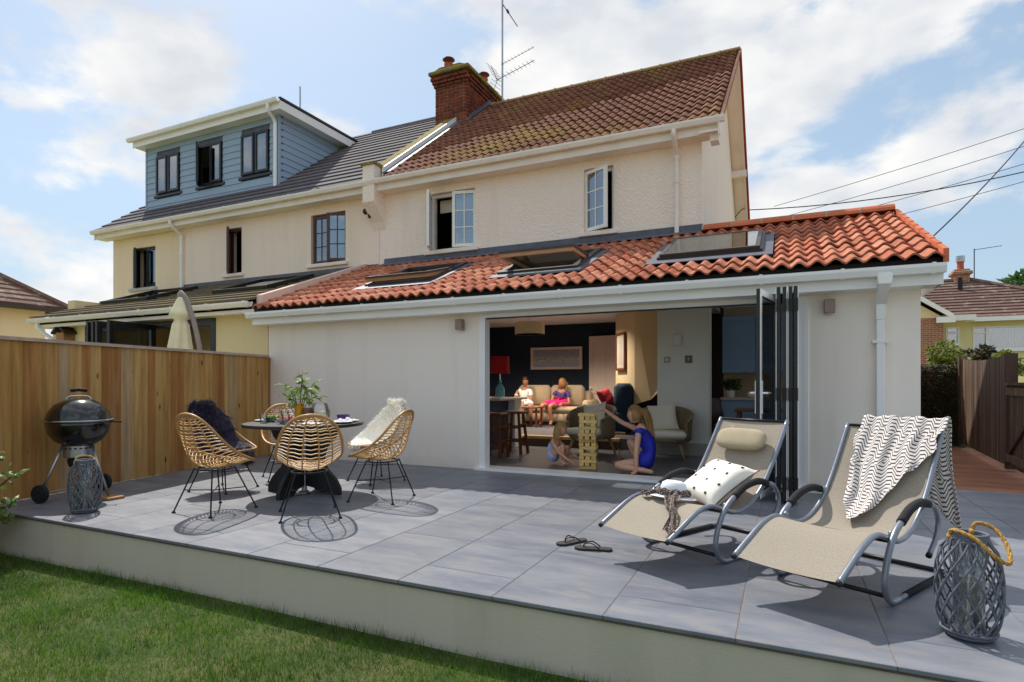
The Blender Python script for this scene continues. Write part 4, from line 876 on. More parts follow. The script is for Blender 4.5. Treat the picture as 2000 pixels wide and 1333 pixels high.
for (x0, x1, z0, z1, mull) in ((5.98, 6.42, 2.72, 3.45, [('h', 3.22)]), (6.86, 9.6, 2.5, 3.42, [('v', 7.32), ('hh', 3.18, 6.86, 7.32)])):
    b = MB(); f = .06; b.box(x0, x0+f, 21.97, 22.08, z0, z1); b.box(x1-f, x1, 21.97, 22.08, z0, z1); b.box(x0+f, x1-f, 21.97, 22.08, z0, z0+f); b.box(x0+f, x1-f, 21.97, 22.08, z1-f, z1)
    for m_ in mull:
        if m_[0] == 'h': b.box(x0+f, x1-f, 21.96, 22.07, m_[1]-.04, m_[1]+.04)
        elif m_[0] == 'v': b.box(m_[1]-.05, m_[1]+.05, 21.96, 22.07, z0+f, z1-f)
        else: b.box(m_[2]+f, m_[3]-.05, 21.965, 22.06, m_[1]-.04, m_[1]+.04)
    w_ = b.build('window', 'white_upvc', BG); MB().box(x0+f, x1-f, 22.02, 22.03, z0+f, z1-f).build('pane', 'window_glass', w_); MB().box(x0-.06, x1+.06, 21.88, 22.0, z0-.08, z0).build('window_sill', 'white_upvc', w_)
    if x1 > 9:
        for k in range(24):
            x = 7.42+k*.09; MB().add([(x, 22.12, z0+.1), (x+.07, 22.17, z0+.1), (x+.07, 22.17, z1-.08), (x, 22.12, z1-.08)], [(0, 1, 2, 3)]).build('blind_slat', 'cushion_cream', w_)
MB().box(5.62, 12.5, 21.94, 22.0, 1.2, 1.85).build('plinth', 'black_frame', BG)
def aerial_yagi(b, p, d, L, n, h0, h1, up=Vector((0, 0, 1)), r=.008):
    p = Vector(p); d = Vector(d).normalized(); sd = d.cross(up).normalized(); b.tube([p, p+d*L], r, 5)
    for k in range(n):
        q = p+d*L*(k+.5)/n; h = h0+(h1-h0)*k/n; b.tube([q-sd*h, q+sd*h], r*.6, 4)
ae = thing('far_aerial', 'thin television aerial on pole above the bungalow roof', 'aerial', (7.3, 25.2, 5.7)); MB().tube([(7.75, 25.5, 5.6), (7.75, 25.5, 7.2)], .022, 5).build('pole', 'wire_black', ae); b = MB(); aerial_yagi(b, (7.75, 25.5, 7.15), (1, -.2, .06), .95, 9, .12, .10, r=.012); b.build('antenna', 'wire_black', ae)
# our aerial on the ridge
ae = thing('rooftop_aerial', 'tall grey aerial mast with three antennas beside the chimney', 'aerial', (-6.3, 6.05, 8.0))
MB().tube([(-6.3, 6.05, 7.95), (-6.3, 6.05, 11.2)], .024, 8).build('mast', 'steel', ae)
b = MB(); aerial_yagi(b, (-6.34, 6.05, 9.05), (.95, -.1, .17), .95, 10, .07, .05); b.build('antenna', 'wire_black', ae)
b = MB(); aerial_yagi(b, (-6.5, 6.07, 8.70), (.95, -.1, .17), 1.12, 10, .11, .09, r=.010)
for s1 in (-1, 1):
    for k in range(5): q = Vector((-6.47-.035*k, 6.07, 8.70+s1*(.06+.075*k))); b.tube([q-Vector((.03, .22, 0)), q+Vector((.03, .22, 0))], .006, 4)
    b.tube([(-6.45, 6.07, 8.70), (-6.63, 6.07, 8.70+s1*.4)], .007, 4)
b.build('antenna', 'wire_black', ae)
b = MB(); b.tube([(-6.3, 6.05, 10.55), (-5.86, 5.98, 9.84)], .011, 6); b.tube([(-6.16, 6.02, 10.34), (-6.12, 6.02, 10.26)], .03, 6); b.build('dipole', 'wire_black', ae)
# overhead wires
def cable(p, q, sag, name, label, r=.012):
    p, q = Vector(p), Vector(q); pts = [p.lerp(q, i/16)-Vector((0, 0, sag*4*(i/16)*(1-i/16))) for i in range(17)]
    tag(MB().tube(pts, r, 5).build(name, 'wire_black'), label, 'wire', 'overhead wires')
cable((-.84, 9.9, 5.80), (9.5, 13, 7.6), .45, 'overhead_cable', 'thick black sagging cable leaving the gable corner', .014)
cable((1.5, 2.0, 2.8), (4.1, 6.5, 5.75), .08, 'overhead_cable', 'steep black cable rising behind the extension roof edge', .010)
for k in range(4): cable((-.5, 30, 11.4-.75*k), (27, 30, 18.4-1.05*k), .5, 'overhead_wire', ['highest', 'second highest', 'third highest', 'lowest'][k]+' thin wire in the sky right of the gable', .016)
b = MB(); b.tube(smoothpts([(-1.0, 9.2, 5.75), (-.9, 9.0, 5.6), (-.95, 8.7, 5.5), (-1.1, 8.6, 5.3)], 4), .012, 5); b.build('service_cable', 'wire_black', H)

# ================================================================== FENCES, HEDGE, TREES
FN = thing('timber_fence', 'honey brown featheredge timber fence with grey capping rail', 'fence', (-7.1, -2, -.38))
fa, fb = Vector((-6.775, -4.09, 0)), Vector((-7.55, -.02, 0)); fd = (fb-fa).normalized(); fnm = Vector((fd.y, -fd.x, 0)); FLn = (fb-fa).length
brd = MB().add([(0, 0, 0), (.142, 0, 0), (.142, .02, 0), (0, .008, 0), (0, 0, 1.6), (.142, 0, 1.6), (.142, .02, 1.6), (0, .008, 1.6)], [(0, 1, 2, 3), (4, 7, 6, 5), (0, 4, 5, 1), (1, 5, 6, 2), (2, 6, 7, 3), (3, 7, 4, 0)]).mesh('board'); brd.materials.append(MATS['fence_board'])
s_ = -2.6
while s_ < FLn-.05:
    wdt = random.uniform(.105, .135); p = fa+fd*s_; zb = .004 if s_ > 0 else LZ; ln = 1.575-zb
    sc = Matrix.Diagonal((wdt/.13, 1, ln/1.6, 1)); X_ = fd; Y_ = Vector((-fd.y, fd.x, 0))*-1
    M = frame_M(p+Vector((0, 0, zb)), fd, fnm, Vector((0, 0, 1))); mk('board', brd, None, FN, M @ sc); s_ += wdt
for (z0, z1, o0, o1, nm, m_) in ((1.575, 1.61, -.045, .045, 'capping_rail', 'fence_cap'), (1.2, 1.29, -.06, -.012, 'rail', 'fence_board'), (.3, .39, -.06, -.012, 'rail', 'fence_board')):
    b = MB(); b.M = frame_M(fa-fd*2.6, fd, fnm, Vector((0, 0, 1))); b.box(0, FLn+2.55, o0, o1, z0, z1); b.build(nm, m_, FN)
for s_ in (-2.4, -.6, 1.2, 3.0): b = MB(); b.M = frame_M(fa+fd*s_, fd, fnm, Vector((0, 0, 1))); b.box(-.05, .05, -.16, -.06, LZ, 1.57); b.build('post', 'fence_board', FN)
# right hand gate and fence
GF = thing('side_gate_fence', 'tall weathered dark brown boarded fence panel beside the hedge', 'fence', (2.85, 4.6, 0))
def boards(parent, a, b_, z0, top, name, mat, wdt=.1):
    a, b_ = Vector(a), Vector(b_); d = (b_-a); L = d.length; d.normalize(); nn = Vector((d.y, -d.x, 0)); n = int(L/wdt)
    for k in range(n):
        z1 = top(k/n)+random.uniform(-.004, .004); m = MB(); m.M = frame_M(a+d*(k*L/n), d, nn, Vector((0, 0, 1))); th = random.uniform(.016, .024); m.box(0.002, L/n-.002, -th, 0, z0, z1); m.build(name, mat, parent)
boards(GF, (2.98, 6.3, 0), (2.73, 3.1, 0), .05, lambda f: 1.60-.09*math.sin(PI*f)*.5-.06*f, 'board', 'fence_grey')
MB().box(2.93, 3.05, 6.28, 6.4, 0, 1.66).build('post', 'fence_grey', GF); MB().box(2.72, 2.84, 3.0, 3.1, 0, 1.56).build('post', 'fence_grey', GF); MB().add([(2.985, 6.3, 1.30), (3.03, 6.3, 1.30), (2.79, 3.1, 1.30), (2.745, 3.1, 1.30), (2.985, 6.3, 1.38), (3.03, 6.3, 1.38), (2.79, 3.1, 1.38), (2.745, 3.1, 1.38)], [(0, 1, 2, 3), (7, 6, 5, 4), (0, 4, 5, 1), (1, 5, 6, 2), (2, 6, 7, 3), (3, 7, 4, 0)]).build('rail', 'fence_grey', GF)
GT = thing('low_gate', 'low weathered wooden gate with diagonal brace at right edge', 'gate', (2.66, 2.2, 0))
boards(GT, (2.735, 2.98, 0), (2.58, 1.2, 0), .05, lambda f: 1.13, 'board', 'fence_grey')
b = MB(); gd = Vector((2.58-2.735, 1.2-2.98, 0)); gl = gd.length; gd.normalize(); gn = Vector((gd.y, -gd.x, 0)); b.M = frame_M(Vector((2.735, 2.98, 0)), gd, gn, Vector((0, 0, 1))); b.box(0, gl, .001, .035, .12, .22); b.box(0, gl, .001, .035, 1.0, 1.10); b.prism([(.05, .22), (.15, .22), (gl-.05, 1.0), (gl-.15, 1.0)], 'y', .002, .03); b.box(0, gl, -.05, .06, 1.13, 1.165); b.build('gate_frame', 'fence_grey', GT)
def leafbox(x0, x1, y0, y1, z0, z1, n, L, W):
    def fn():
        f = random.random()
        p = [random.uniform(x0, x1), random.uniform(y0, y1), random.uniform(z0, z1)]
        if f < .55: p[1] = y0+abs(random.gauss(0, .05))
        elif f < .75: p[2] = z1-abs(random.gauss(0, .05))
        return p, (random.gauss(0, 1), random.gauss(-.7, .8), random.gauss(.3, .8))
    return leaves(n, fn, L, W)
HG = thing('hedge', 'dark clipped hedge between extension and weathered side fence', 'hedge', (2.3, 6.9, 0))
leafbox(1.5, 3.25, 6.42, 7.4, .0, 1.50, 10500, .05, .018).build('foliage', 'leaf_hedge', HG); MB().box(1.6, 3.2, 6.6, 7.3, 0, 1.38).build('inner_mass', 'soil', HG)
def crown(c, r, n, L, W, lumps=14, seed=1):
    rr = random.Random(seed); cs = []
    for k in range(lumps):
        a = rr.uniform(0, 2*PI); h = rr.uniform(-.5, .8); q = rr.uniform(.3, .75); cs.append((Vector((c[0]+r[0]*q*math.cos(a), c[1]+r[1]*q*math.sin(a), c[2]+r[2]*h)), rr.uniform(.28, .48)))
    def fn():
        k, s_ = random.choice(cs); d = Vector((random.gauss(0, 1), random.gauss(0, 1), random.gauss(0, 1))).normalized(); q = random.uniform(.6, 1.05)
        return k+Vector((d.x*r[0], d.y*r[1], d.z*r[2]))*s_*q, d+Vector((0, 0, .2))
    return leaves(n, fn, L, W)
for (c, r, lb, m_, n, sd) in (((3.35, 9.2, 1.62), (.42, .5, .42), 'yellow green bush in front of the brick wing', 'leaf_bush', 1500, 3), ((4.0, 9.8, 1.68), (.36, .4, .34), 'dark brownish shrub under the yellow bungalow wall', 'leaf_hedge', 1200, 4), ((4.35, 9.0, 1.5), (.26, .3, .3), 'small light green shrub behind the tall side fence', 'leaf_bush', 700, 5)):
    s_ = thing('bush', lb, 'shrub', (c[0], c[1], .2)); crown(c, r, n, .09, .035, 12, sd).build('foliage', m_, s_); MB().tube([(c[0], c[1], .1), (c[0]+.03, c[1], c[2])], [.05, .02], 6).build('stem', 'bark', s_)
TR = thing('distant_tree', 'rounded green tree on the skyline beyond the bungalow', 'tree', (21, 62, 3)); crown((21.5, 62, 8.6), (4.2, 4, 2.6), 5000, .55, .25, 22, 9).build('crown', 'leaf_tree', TR); MB().tube([(21.5, 62, 2), (21.5, 62, 5.5), (21.7, 62, 8)], [.4, .3, .12], 8).build('trunk', 'bark', TR)
SH = thing('garden_shrub', 'bright green leafy shrub at the left patio corner', 'shrub', (-6.35, -4.5, LZ))
stems = []
b = MB()
for k in range(16):
    a = random.uniform(0, 2*PI); top = Vector((-6.10+random.uniform(-.55, .40), -4.36+random.uniform(-.35, .16), random.uniform(-.1, .62))); base = Vector((-6.4+.05*math.cos(a), -4.45+.05*math.sin(a), LZ)); pts = smoothpts([base, base.lerp(top, .5)+Vector((0, 0, .12)), top], 4); b.tube(pts, [.008]*(len(pts)-1)+[.003], 5); stems.append(pts)
b.build('stem', 'bark', SH)
def fn():
    p = random.choice(stems); q = p[random.randint(len(p)//3, len(p)-1)]; return q+Vector((random.gauss(0, .02), random.gauss(0, .02), random.gauss(0, .02))), (random.gauss(0, 1), random.gauss(0, 1), random.gauss(.3, .5))
leaves(420, fn, .085, .026, .25).build('foliage', 'leaf_shrub', SH)

# ================================================================== LAWN
def lawn_h(x, y): return LZ+.012*np.sin(x*1.3+.4)*np.cos(y*1.7)+.006*(x+6.5)
Ngr = 190000
gx = rng.uniform(-8.2, 2.2, Ngr); gy = -4.10-rng.power(1.0, Ngr)*2.9
k_ = ((gx-0)**2+(gy+6.9)**2 > .35); gx, gy = gx[k_], gy[k_]; n = len(gx)
near = np.exp(-((gy+4.10)/-.10)**2*0) * (gy > -4.2)
hgt = rng.uniform(.020, .050, n)*(1+1.3*(gy > -4.16)*rng.uniform(0, 1, n)**2)*(1+.35*np.sin(gx*5+gy*3)*np.cos(gy*7-gx*2)); ang = rng.uniform(0, 2*PI, n); lean = rng.normal(0, .024, (n, 2)); wd_ = rng.uniform(.0016, .0034, n)
z0 = lawn_h(gx, gy)
b0 = np.stack([gx-np.cos(ang)*wd_, gy-np.sin(ang)*wd_, z0-.01], 1); b1 = np.stack([gx+np.cos(ang)*wd_, gy+np.sin(ang)*wd_, z0-.01], 1); tp = np.stack([gx+lean[:, 0], gy+lean[:, 1], z0+hgt], 1)
Vv = np.stack([b0, b1, tp], 1).reshape(-1, 3)
me = bpy.data.meshes.new('lawn_grass'); me.vertices.add(3*n); me.vertices.foreach_set('co', Vv.ravel()); me.loops.add(3*n); me.loops.foreach_set('vertex_index', np.arange(3*n)); me.polygons.add(n); me.polygons.foreach_set('loop_start', np.arange(0, 3*n, 3)); me.update(); me.validate()
gr = mk('lawn_grass', me, 'grass_blade'); stuff(gr); tag(gr, 'short green lawn with yellowed patches below the patio', 'grass')
g = MB().grid(lambda u, v: (-12+22*u, -9+4.93*v, float(lawn_h(-12+22*u, -9+4.93*v))), 40, 10).build('lawn', 'lawn_soil'); structure(g)
# ================================================================== DINING SET
def interp(tab, v):
    for i in range(len(tab)-1):
        if v <= tab[i+1][0]:
            a, b = tab[i], tab[i+1]; f = (v-a[0])/(b[0]-a[0]); f = f*f*(3-2*f)*.5+f*.5
            return tuple(a[k]+(b[k]-a[k])*f for k in range(1, len(a)))
    return tab[-1][1:]
def resample(P, n):
    L_ = [0]
    for a, b in zip(P, P[1:]): L_.append(L_[-1]+(b-a).length)
    res = []; k = 0
    for i in range(n+1):
        t_ = L_[-1]*i/n
        while k < len(P)-2 and L_[k+1] < t_: k += 1
        f = (t_-L_[k])/max(1e-9, L_[k+1]-L_[k]); res.append(P[k].lerp(P[k+1], f))
    return res
RIM = resample(smoothpts([(0, .285, .432), (.13, .282, .433), (.215, .235, .445), (.262, .13, .478), (.276, .01, .535), (.270, -.09, .61), (.252, -.165, .69), (.215, -.225, .775), (.15, -.268, .845), (.075, -.290, .880), (0, -.296, .890)], 8), 60)
CTR = resample(smoothpts([(0, .285, .432), (0, .15, .408), (0, 0, .396), (0, -.12, .41), (0, -.205, .475), (0, -.25, .58), (0, -.275, .72), (0, -.296, .890)], 8), 60)
def _at(P, v): q = max(0, min(1, v))*60; i = min(int(q), 59); return P[i].lerp(P[i+1], q-i)
def _match(v):      # centre-line parameter that keeps the woven rods level in the back
    if v <= .38: return v
    zr = _at(RIM, v).z-.012; w = min(range(20, 61), key=lambda j: abs(CTR[j].z-zr) if CTR[j].y < -.1 else 9)/60
    if v >= .62: return w+(1-w)*max(0, (v-.97)/.03)
    f = (v-.38)/.24; return v*(1-f)+w*f
GV = [_match(i/120) for i in range(121)]
for i in range(1, 121): GV[i] = max(GV[i], GV[i-1]+1e-4)
def chair_s(s, v):      # s in -1..1 across, v 0 front lip .. 1 top of back
    q = max(0, min(1, v))*120; i = min(int(q), 119); g_ = GV[i]+(GV[i+1]-GV[i])*(q-i); c = _at(CTR, g_); r = _at(RIM, v); k = s*s
    return Vector((s*r.x, c.y+(r.y-c.y)*k, c.z+(r.z-c.z)*k))
def make_chair():
    root = thing('rattan_chair', 'x', 'chair', local=True)
    b = MB()
    rim = [chair_s(1, v/30) for v in range(31)]+[chair_s(-1, v/30) for v in range(29, 0, -1)]
    b.tube(rim, .0125, 7, closed=True); b.build('rim', 'rattan_rim', root, True)
    for s in (-.66, -.24, .24, .66):
        b = MB(); pts = [chair_s(s, v/30)+Vector((0, 0, -.004)) for v in range(31)]; b.tube(pts, .0065, 5); b.build('upright_rod', 'rattan_rim', root, True)
    b = MB()
    for k in range(30):
        v = .05+k/29*.90; n = 12; b.tube([chair_s(-1+2*i/n, v)+Vector((0, 0, .004 if i % 2 else -.003)) for i in range(n+1)], .0052, 4, cap=False)
    b.build('weave', 'rattan', root, True)
    b = MB(); b.tube([(.15*math.cos(2*PI*k/20), .15*math.sin(2*PI*k/20)-.01, .385) for k in range(20)], .008, 6, closed=True); b.build('seat_ring', 'black_metal', root, True)
    for sx in (-1, 1):
        for sy in (-1, 1):
            b = MB(); b.tube([(sx*.115, sy*.115-.01, .395), (sx*.238, sy*.238, .012)], .0072, 6); b.lathe([(.016, 0), (.018, .006), (.010, .016)], 10, (sx*.238, sy*.238, 0)); b.build('leg', 'black_metal', root)
    b = MB(); q = .178; b.tube([(-q, -q, .20), (0, 0, .185), (q, q, .20)], .005, 5); b.tube([(-q, q, .205), (0, 0, .192), (q, -q, .205)], .005, 5); b.build('cross_brace', 'black_metal', root)
    return root
TC = Vector((-4.58, -2.26, 0))
ch0 = make_chair()
chairs = [((-3.77, -3.02), 'rattan chair with its back to the camera nearest the lawn', 0), ((-4.68, -3.24), 'bare rattan chair in front of the one with dark fleece', 6), ((-5.52, -2.48), 'rattan chair covered by the dark purple sheepskin near fence', -4),
          ((-5.50, -1.62), 'rattan chair at the far side of the table against fence', 0), ((-4.38, -1.32), 'rattan chair holding the white sheepskin beside the house wall', -6), ((-3.64, -2.17), 'bare rattan chair on the right side of the round table', 4)]
CHM = []
for i, ((x, y), lb, da) in enumerate(chairs):
    o = ch0 if i == 0 else copy_tree(ch0)
    d = TC-Vector((x, y, 0)); a = math.atan2(d.y, d.x)-PI/2+R(da); o.location = (x, y, 0); o.rotation_euler = (0, 0, a)
    tag(o, lb, 'chair', 'rattan chairs around the table'); CHM.append(Matrix.Translation((x, y, 0)) @ Matrix.Rotation(a, 4, 'Z'))
def fleece(idx, name, label, mat, long=1.0, n=9000, L=.05):
    M = CHM[idx]; root = thing(name, label, 'sheepskin', tuple(M.translation))
    def sf(u, v):   # u across, v from seat front to over the back
        s = -1+2*u
        edge = 1-.10*math.sin(7*v+2*u)
        if v < .82: p = chair_s(s*.93*edge, .03+v/.82*.95)+Vector((0, .03 if v > .45 else 0, .03+.03*max(0, v-.4))); 
        else:
            q = (v-.82)/.18; p0 = chair_s(s*.93, .98); p = Vector((s*(.12+.05*q), p0.y+.03-.09*q, p0.z+.05+.05*math.sin(PI*q)-.22*q*q))
        if v < .12: p += Vector((0, .05*(1-v/.12), -.10*(1-v/.12)*long))
        return M @ p
    b = MB(); b.grid(sf, 14, 26); o = b.build('hide', mat, root, True)
    V = []; F = []
    for k in range(n):
        u, v = random.random(), random.random(); p = sf(u, v); du = sf(min(u+.01, 1), v)-sf(max(u-.01, 0), v); dv_ = sf(u, min(v+.01, 1))-sf(u, max(v-.01, 0)); nn = du.cross(dv_)
        if nn.length < 1e-9: continue
        nn.normalize(); 
        if v > .82: nn = (nn+Vector((0, 0, .4))).normalized()
        d = (nn*.55+Vector((random.gauss(0, .5), random.gauss(0, .5), random.gauss(-.25, .5)))).normalized()*L*random.uniform(.6, 1.25); sd = d.cross(Vector((random.gauss(0, 1), random.gauss(0, 1), random.gauss(0, 1)))).normalized()*.0035; o_ = len(V)
        V += [tuple(p-sd), tuple(p+sd), tuple(p+d+Vector((0, 0, -.01)))]; F.append((o_, o_+1, o_+2))
    b = MB(); b.v = V; b.f = F; stuff(b.build('wool', mat, root))
fleece(2, 'sheepskin', 'shaggy dark purple sheepskin over a rattan chair near fence', 'fur_dark', 1.2, 22000, .075)
fleece(4, 'sheepskin', 'fluffy white sheepskin over a rattan chair by the wall', 'fur_white', .2, 20000, .065)
# table
T = thing('round_table', 'black round dining table with curved cross panel base', 'table', tuple(TC))
tx, ty = TC.x, TC.y
MB().lathe([(.0, .705), (.56, .705), (.602, .712), (.608, .727), (.602, .742), (.0, .745)], 64, (tx, ty, 0)).build('table_top', 'black_wood', T, auto=40)
prof = [(-.43, .0), (-.43, .07), (-.38, .16), (-.27, .27), (-.235, .38), (-.27, .49), (-.36, .58), (-.40, .66), (-.40, .70)]
pl = prof+[(-x, z) for x, z in prof[::-1]]+[(.20, 0), (.14, .05), (-.14, .05), (-.20, 0)]
for k, a in enumerate((R(10), R(100))):
    b = MB(); b.M = Matrix.Translation((tx, ty, 0)) @ Matrix.Rotation(a, 4, 'Z')
    hs = prof
    # two half panels so the crossing stays clean
    for sg in (-1, 1):
        poly = [(sg*abs(x), z) for x, z in prof]+[(sg*.032, .70), (sg*.032, .08), (sg*.14, .06), (sg*.22, 0)]
        b.prism(poly if sg > 0 else poly[::-1], 'y', -.022, .022)
    b.build('base_panel', 'black_wood', T)
MB().lathe([(.05, 0), (.05, .02), (.028, .03), (.028, .70)], 16, (tx, ty, 0)).build('centre_post', 'steel', T, auto=40)
TZ = .7455
def at(dx, dy, z=TZ): return (tx+dx, ty+dy, z)
# foliage vase
vs_ = thing('plant_vase', 'amber glass vase holding long leafy green branches on the table', 'vase', at(-.11, .04))
c = at(-.11, .04); MB().lathe([(.0, .002), (.05, .002), (.055, .02), (.045, .10), (.05, .19), (.046, .19), (.042, .1), (.05, .02), (.0, .008)], 20, c).build('vase', 'amber', vs_, auto=40)
b = MB(); tips = []
for k, (dx, dy, dz) in enumerate(((.02, .02, .52), (-.16, .03, .38), (.16, -.05, .36), (-.08, -.12, .40), (.10, .12, .42), (-.20, -.05, .30), (.22, .04, .28), (.02, -.14, .33), (.05, 0, .46))):
    p0 = Vector(c)+Vector((0, 0, .04)); p2 = Vector(c)+Vector((dx, dy, dz)); pts = smoothpts([p0, p0.lerp(p2, .5)+Vector((0, 0, .06)), p2], 5); b.tube(pts, [.004]*(len(pts)-1)+[.0015], 5); tips.append(pts)
b.build('stem', 'bark', vs_)
def fn():
    p = random.choice(tips); i = random.randint(4, len(p)-1); d = (p[i]-p[max(0, i-2)]).normalized(); return p[i], (d.x+random.gauss(0, .6), d.y+random.gauss(0, .6), d.z*.3+random.gauss(-.25, .4))
leaves(105, fn, .105, .017, .25).build('foliage', 'leaf_bright', vs_)
it = thing('banded_jar', 'brown and cream banded jar behind the amber vase', 'jar', at(-.0, .06)); MB().lathe([(.0, 0), (.055, 0), (.058, .01), (.058, .14), (.05, .15), (.0, .15)], 20, at(.0, .06)).build('jar', 'vase_brown', it, auto=40)
it = thing('candle_jar', 'thick white candle inside a clear round glass', 'candle', at(.12, .10)); MB().lathe([(.045, .004), (.05, .01), (.05, .115), (.0, .115)], 18, at(.12, .10)).build('candle', 'wax', it, auto=40); MB().lathe([(.0, .001), (.06, .001), (.10, .05), (.105, .11), (.075, .19), (.07, .20)], 22, at(.12, .10)).build('glass', 'clear_glass', it, True)
def tumbler(dx, dy, h, r, lb):
    it = thing('glass_tumbler', lb, 'glass', at(dx, dy)); MB().lathe([(.0, .001), (r*.85, .001), (r, h), (r*.95, h), (r*.82, .01), (0, .01)], 18, at(dx, dy)).build('glass', 'clear_glass', it, auto=40)
tumbler(-.30, .02, .12, .045, 'clear tall tumbler left of the amber vase'); tumbler(-.24, .16, .11, .045, 'clear tumbler at the back left of the table'); tumbler(-.28, -.28, .09, .04, 'short clear tumbler near the left table edge')
tumbler(.05, -.30, .10, .04, 'clear tumbler near the front of the table')
def bowl(dx, dy, r, h, m_, nm, lb, fill=None, seed=0):
    it = thing(nm, lb, 'bowl', at(dx, dy)); MB().lathe([(.0, .001), (r*.5, .001), (r*.85, h*.5), (r, h), (r*.95, h), (r*.8, h*.55), (r*.45, .012), (0, .012)], 24, at(dx, dy)).build('bowl', m_, it, auto=40)
    if fill:
        rr = random.Random(seed)
        for k in range(11):
            a = rr.uniform(0, 6.28); q = r*.62*math.sqrt(rr.random()); MB().ell((tx+dx+q*math.cos(a), ty+dy+q*math.sin(a), TZ+h*.75+rr.uniform(0, .02)), (.022, .022, .025), 8, 6).build('fruit', fill, it, True)
bowl(.24, -.16, .10, .06, 'clear_glass', 'fruit_bowl', 'glass bowl of bright red tomatoes on the table', 'fruit_red', 1)
bowl(-.02, -.24, .09, .05, 'plate_white', 'fruit_bowl', 'white bowl of red fruit near the front of the table', 'fruit_red', 2)
bowl(-.33, -.12, .10, .045, 'clear_glass', 'salad_bowl', 'glass bowl of green salad on the left of table', 'salad', 3)
def place(dx, dy, lb, lb2):
    it = thing('plate', lb, 'plate', at(dx, dy)); MB().lathe([(.0, .001), (.07, .001), (.12, .014), (.118, .018), (.07, .007), (0, .007)], 28, at(dx, dy)).build('plate', 'plate_white', it, auto=40)
    def nf(u, v): return (tx+dx+(u-.5)*.13+.012*math.sin(9*v), ty+dy+(v-.5)*.09, TZ+.02+.022*math.sin(PI*u)*math.sin(PI*v)+.008*math.sin(11*u+5*v))
    b = MB(); b.grid(nf, 12, 8); n_ = b.build('napkin', 'napkin', None, True); tag(n_, lb2, 'napkin', 'folded napkins on the table')
place(.44, .06, 'white plate at the right edge of the table', 'folded napkin on the right hand plate'); place(.36, .26, 'white plate at the back right of the table', 'folded napkin on the back right plate'); place(-.48, -.06, 'white plate at the left edge of the table', 'crumpled napkin at the left table edge')
place(.40, -.32, 'white plate in front right of the table', 'folded napkin on the front right plate')
it = thing('dark_dish', 'small dark purple dish at the back of the table', 'dish', at(.26, .30)); MB().lathe([(.0, .001), (.05, .001), (.07, .07), (.065, .07), (.045, .01), (0, .01)], 20, at(.26, .30)).build('dish', 'purple_cloth', it, auto=40)

# ================================================================== KETTLE BARBECUE
B = thing('kettle_barbecue', 'black kettle barbecue with domed lid on wheeled legs', 'barbecue', (-6.45, -3.42, 0)); bx_, by_ = -6.45, -3.42
q = .335
MB().lathe([(0.0000, 1.005), (0.0492, 1.003), (0.1312, .985), (0.2050, .94), (0.2583, .865), (0.2772, .80), (0.2804, .785)], 48, (bx_, by_, 0)).build('lid', 'enamel', B, True)
MB().lathe([(0.2772, .779), (0.2747, .74), (0.2558, .66), (0.2050, .58), (0.1312, .535), (0.0410, .52), (0.0000, .52)], 48, (bx_, by_, 0)).build('bowl', 'enamel', B, True)
MB().lathe([(0.2804, .772), (0.2919, .776), (0.2919, .788), (0.2804, .792)], 48, (bx_, by_, 0)).build('rim', 'steel', B, True)
vd = Vector((-bx_*1.0, -6.9-by_, 0)).normalized(); sd = Vector((-vd.y, vd.x, 0))     # facing the patio edge
def bp(s, f, z): p = Vector((bx_, by_, z))+sd*s+vd*f; return p
b = MB(); b.tube([bp(-0.0615, 0.0000, .99), bp(-0.0574, 0.0000, 1.075)], .007, 6); b.tube([bp(0.0615, 0.0000, .99), bp(0.0574, 0.0000, 1.075)], .007, 6); b.tube(smoothpts([bp(-0.0984, 0.0164, .995), bp(-0.0656, 0.0164, 1.025), bp(0.0656, 0.0164, 1.025), bp(0.0984, 0.0164, .995)], 5), .008, 6); b.build('handle_bracket', 'chrome', B)
MB().tube([bp(-0.0697, 0.0000, 1.08), bp(0.0000, 0.0000, 1.092), bp(0.0697, 0.0000, 1.08)], .018, 8).build('lid_handle', 'rubber', B, True)
b = MB(); b.tube([bp(0.2624, 0.0820, .765), bp(0.3526, 0.1066, .757)], .009, 6); b.tube([bp(0.2788, 0.0164, .765), bp(0.3608, 0.0410, .757), bp(0.3526, 0.1066, .757)], .007, 6); b.build('side_handle', 'black_metal', B)
b = MB(); b.tube([bp(-0.2296, 0.1312, .785), bp(-0.2460, 0.1640, .80), bp(-0.2132, 0.1968, .785)], .008, 6); b.build('lid_hook', 'black_metal', B)
MB().lathe([(0.1066, .55), (0.1271, .53), (0.1271, .42), (0.1066, .405), (0.0000, .40)], 30, (bx_, by_, 0)).build('ash_catcher', 'steel', B, auto=40)
for k in range(18):
    a = 2*PI*k/18; b = MB(); b.M = Matrix.Translation((bx_, by_, .505)) @ Matrix.Rotation(a, 4, 'Z'); b.box(.1263, .1285, -.014, .010, -.006, .008); b.build('vent_slot', 'black_metal', B)
MB().lathe([(0.0820, .40), (0.0984, .38), (0.0820, .32), (0.0000, .31)], 24, (bx_, by_, 0)).build('ash_pan', 'rubber', B, auto=40)
wl, wr_, ft = Vector((-6.47, -3.75, .09)), Vector((-6.66, -3.06, .09)), Vector((-6.15, -3.31, .03))
for (p, ins) in ((wl, .22), (wr_, .22), (ft, .22)):
    top = Vector((bx_, by_, .56)); h_ = Vector((p.x-bx_, p.y-by_, 0)).normalized()*.13; MB().tube([top+h_, p], .0125, 10).build('leg', 'steel', B, True)
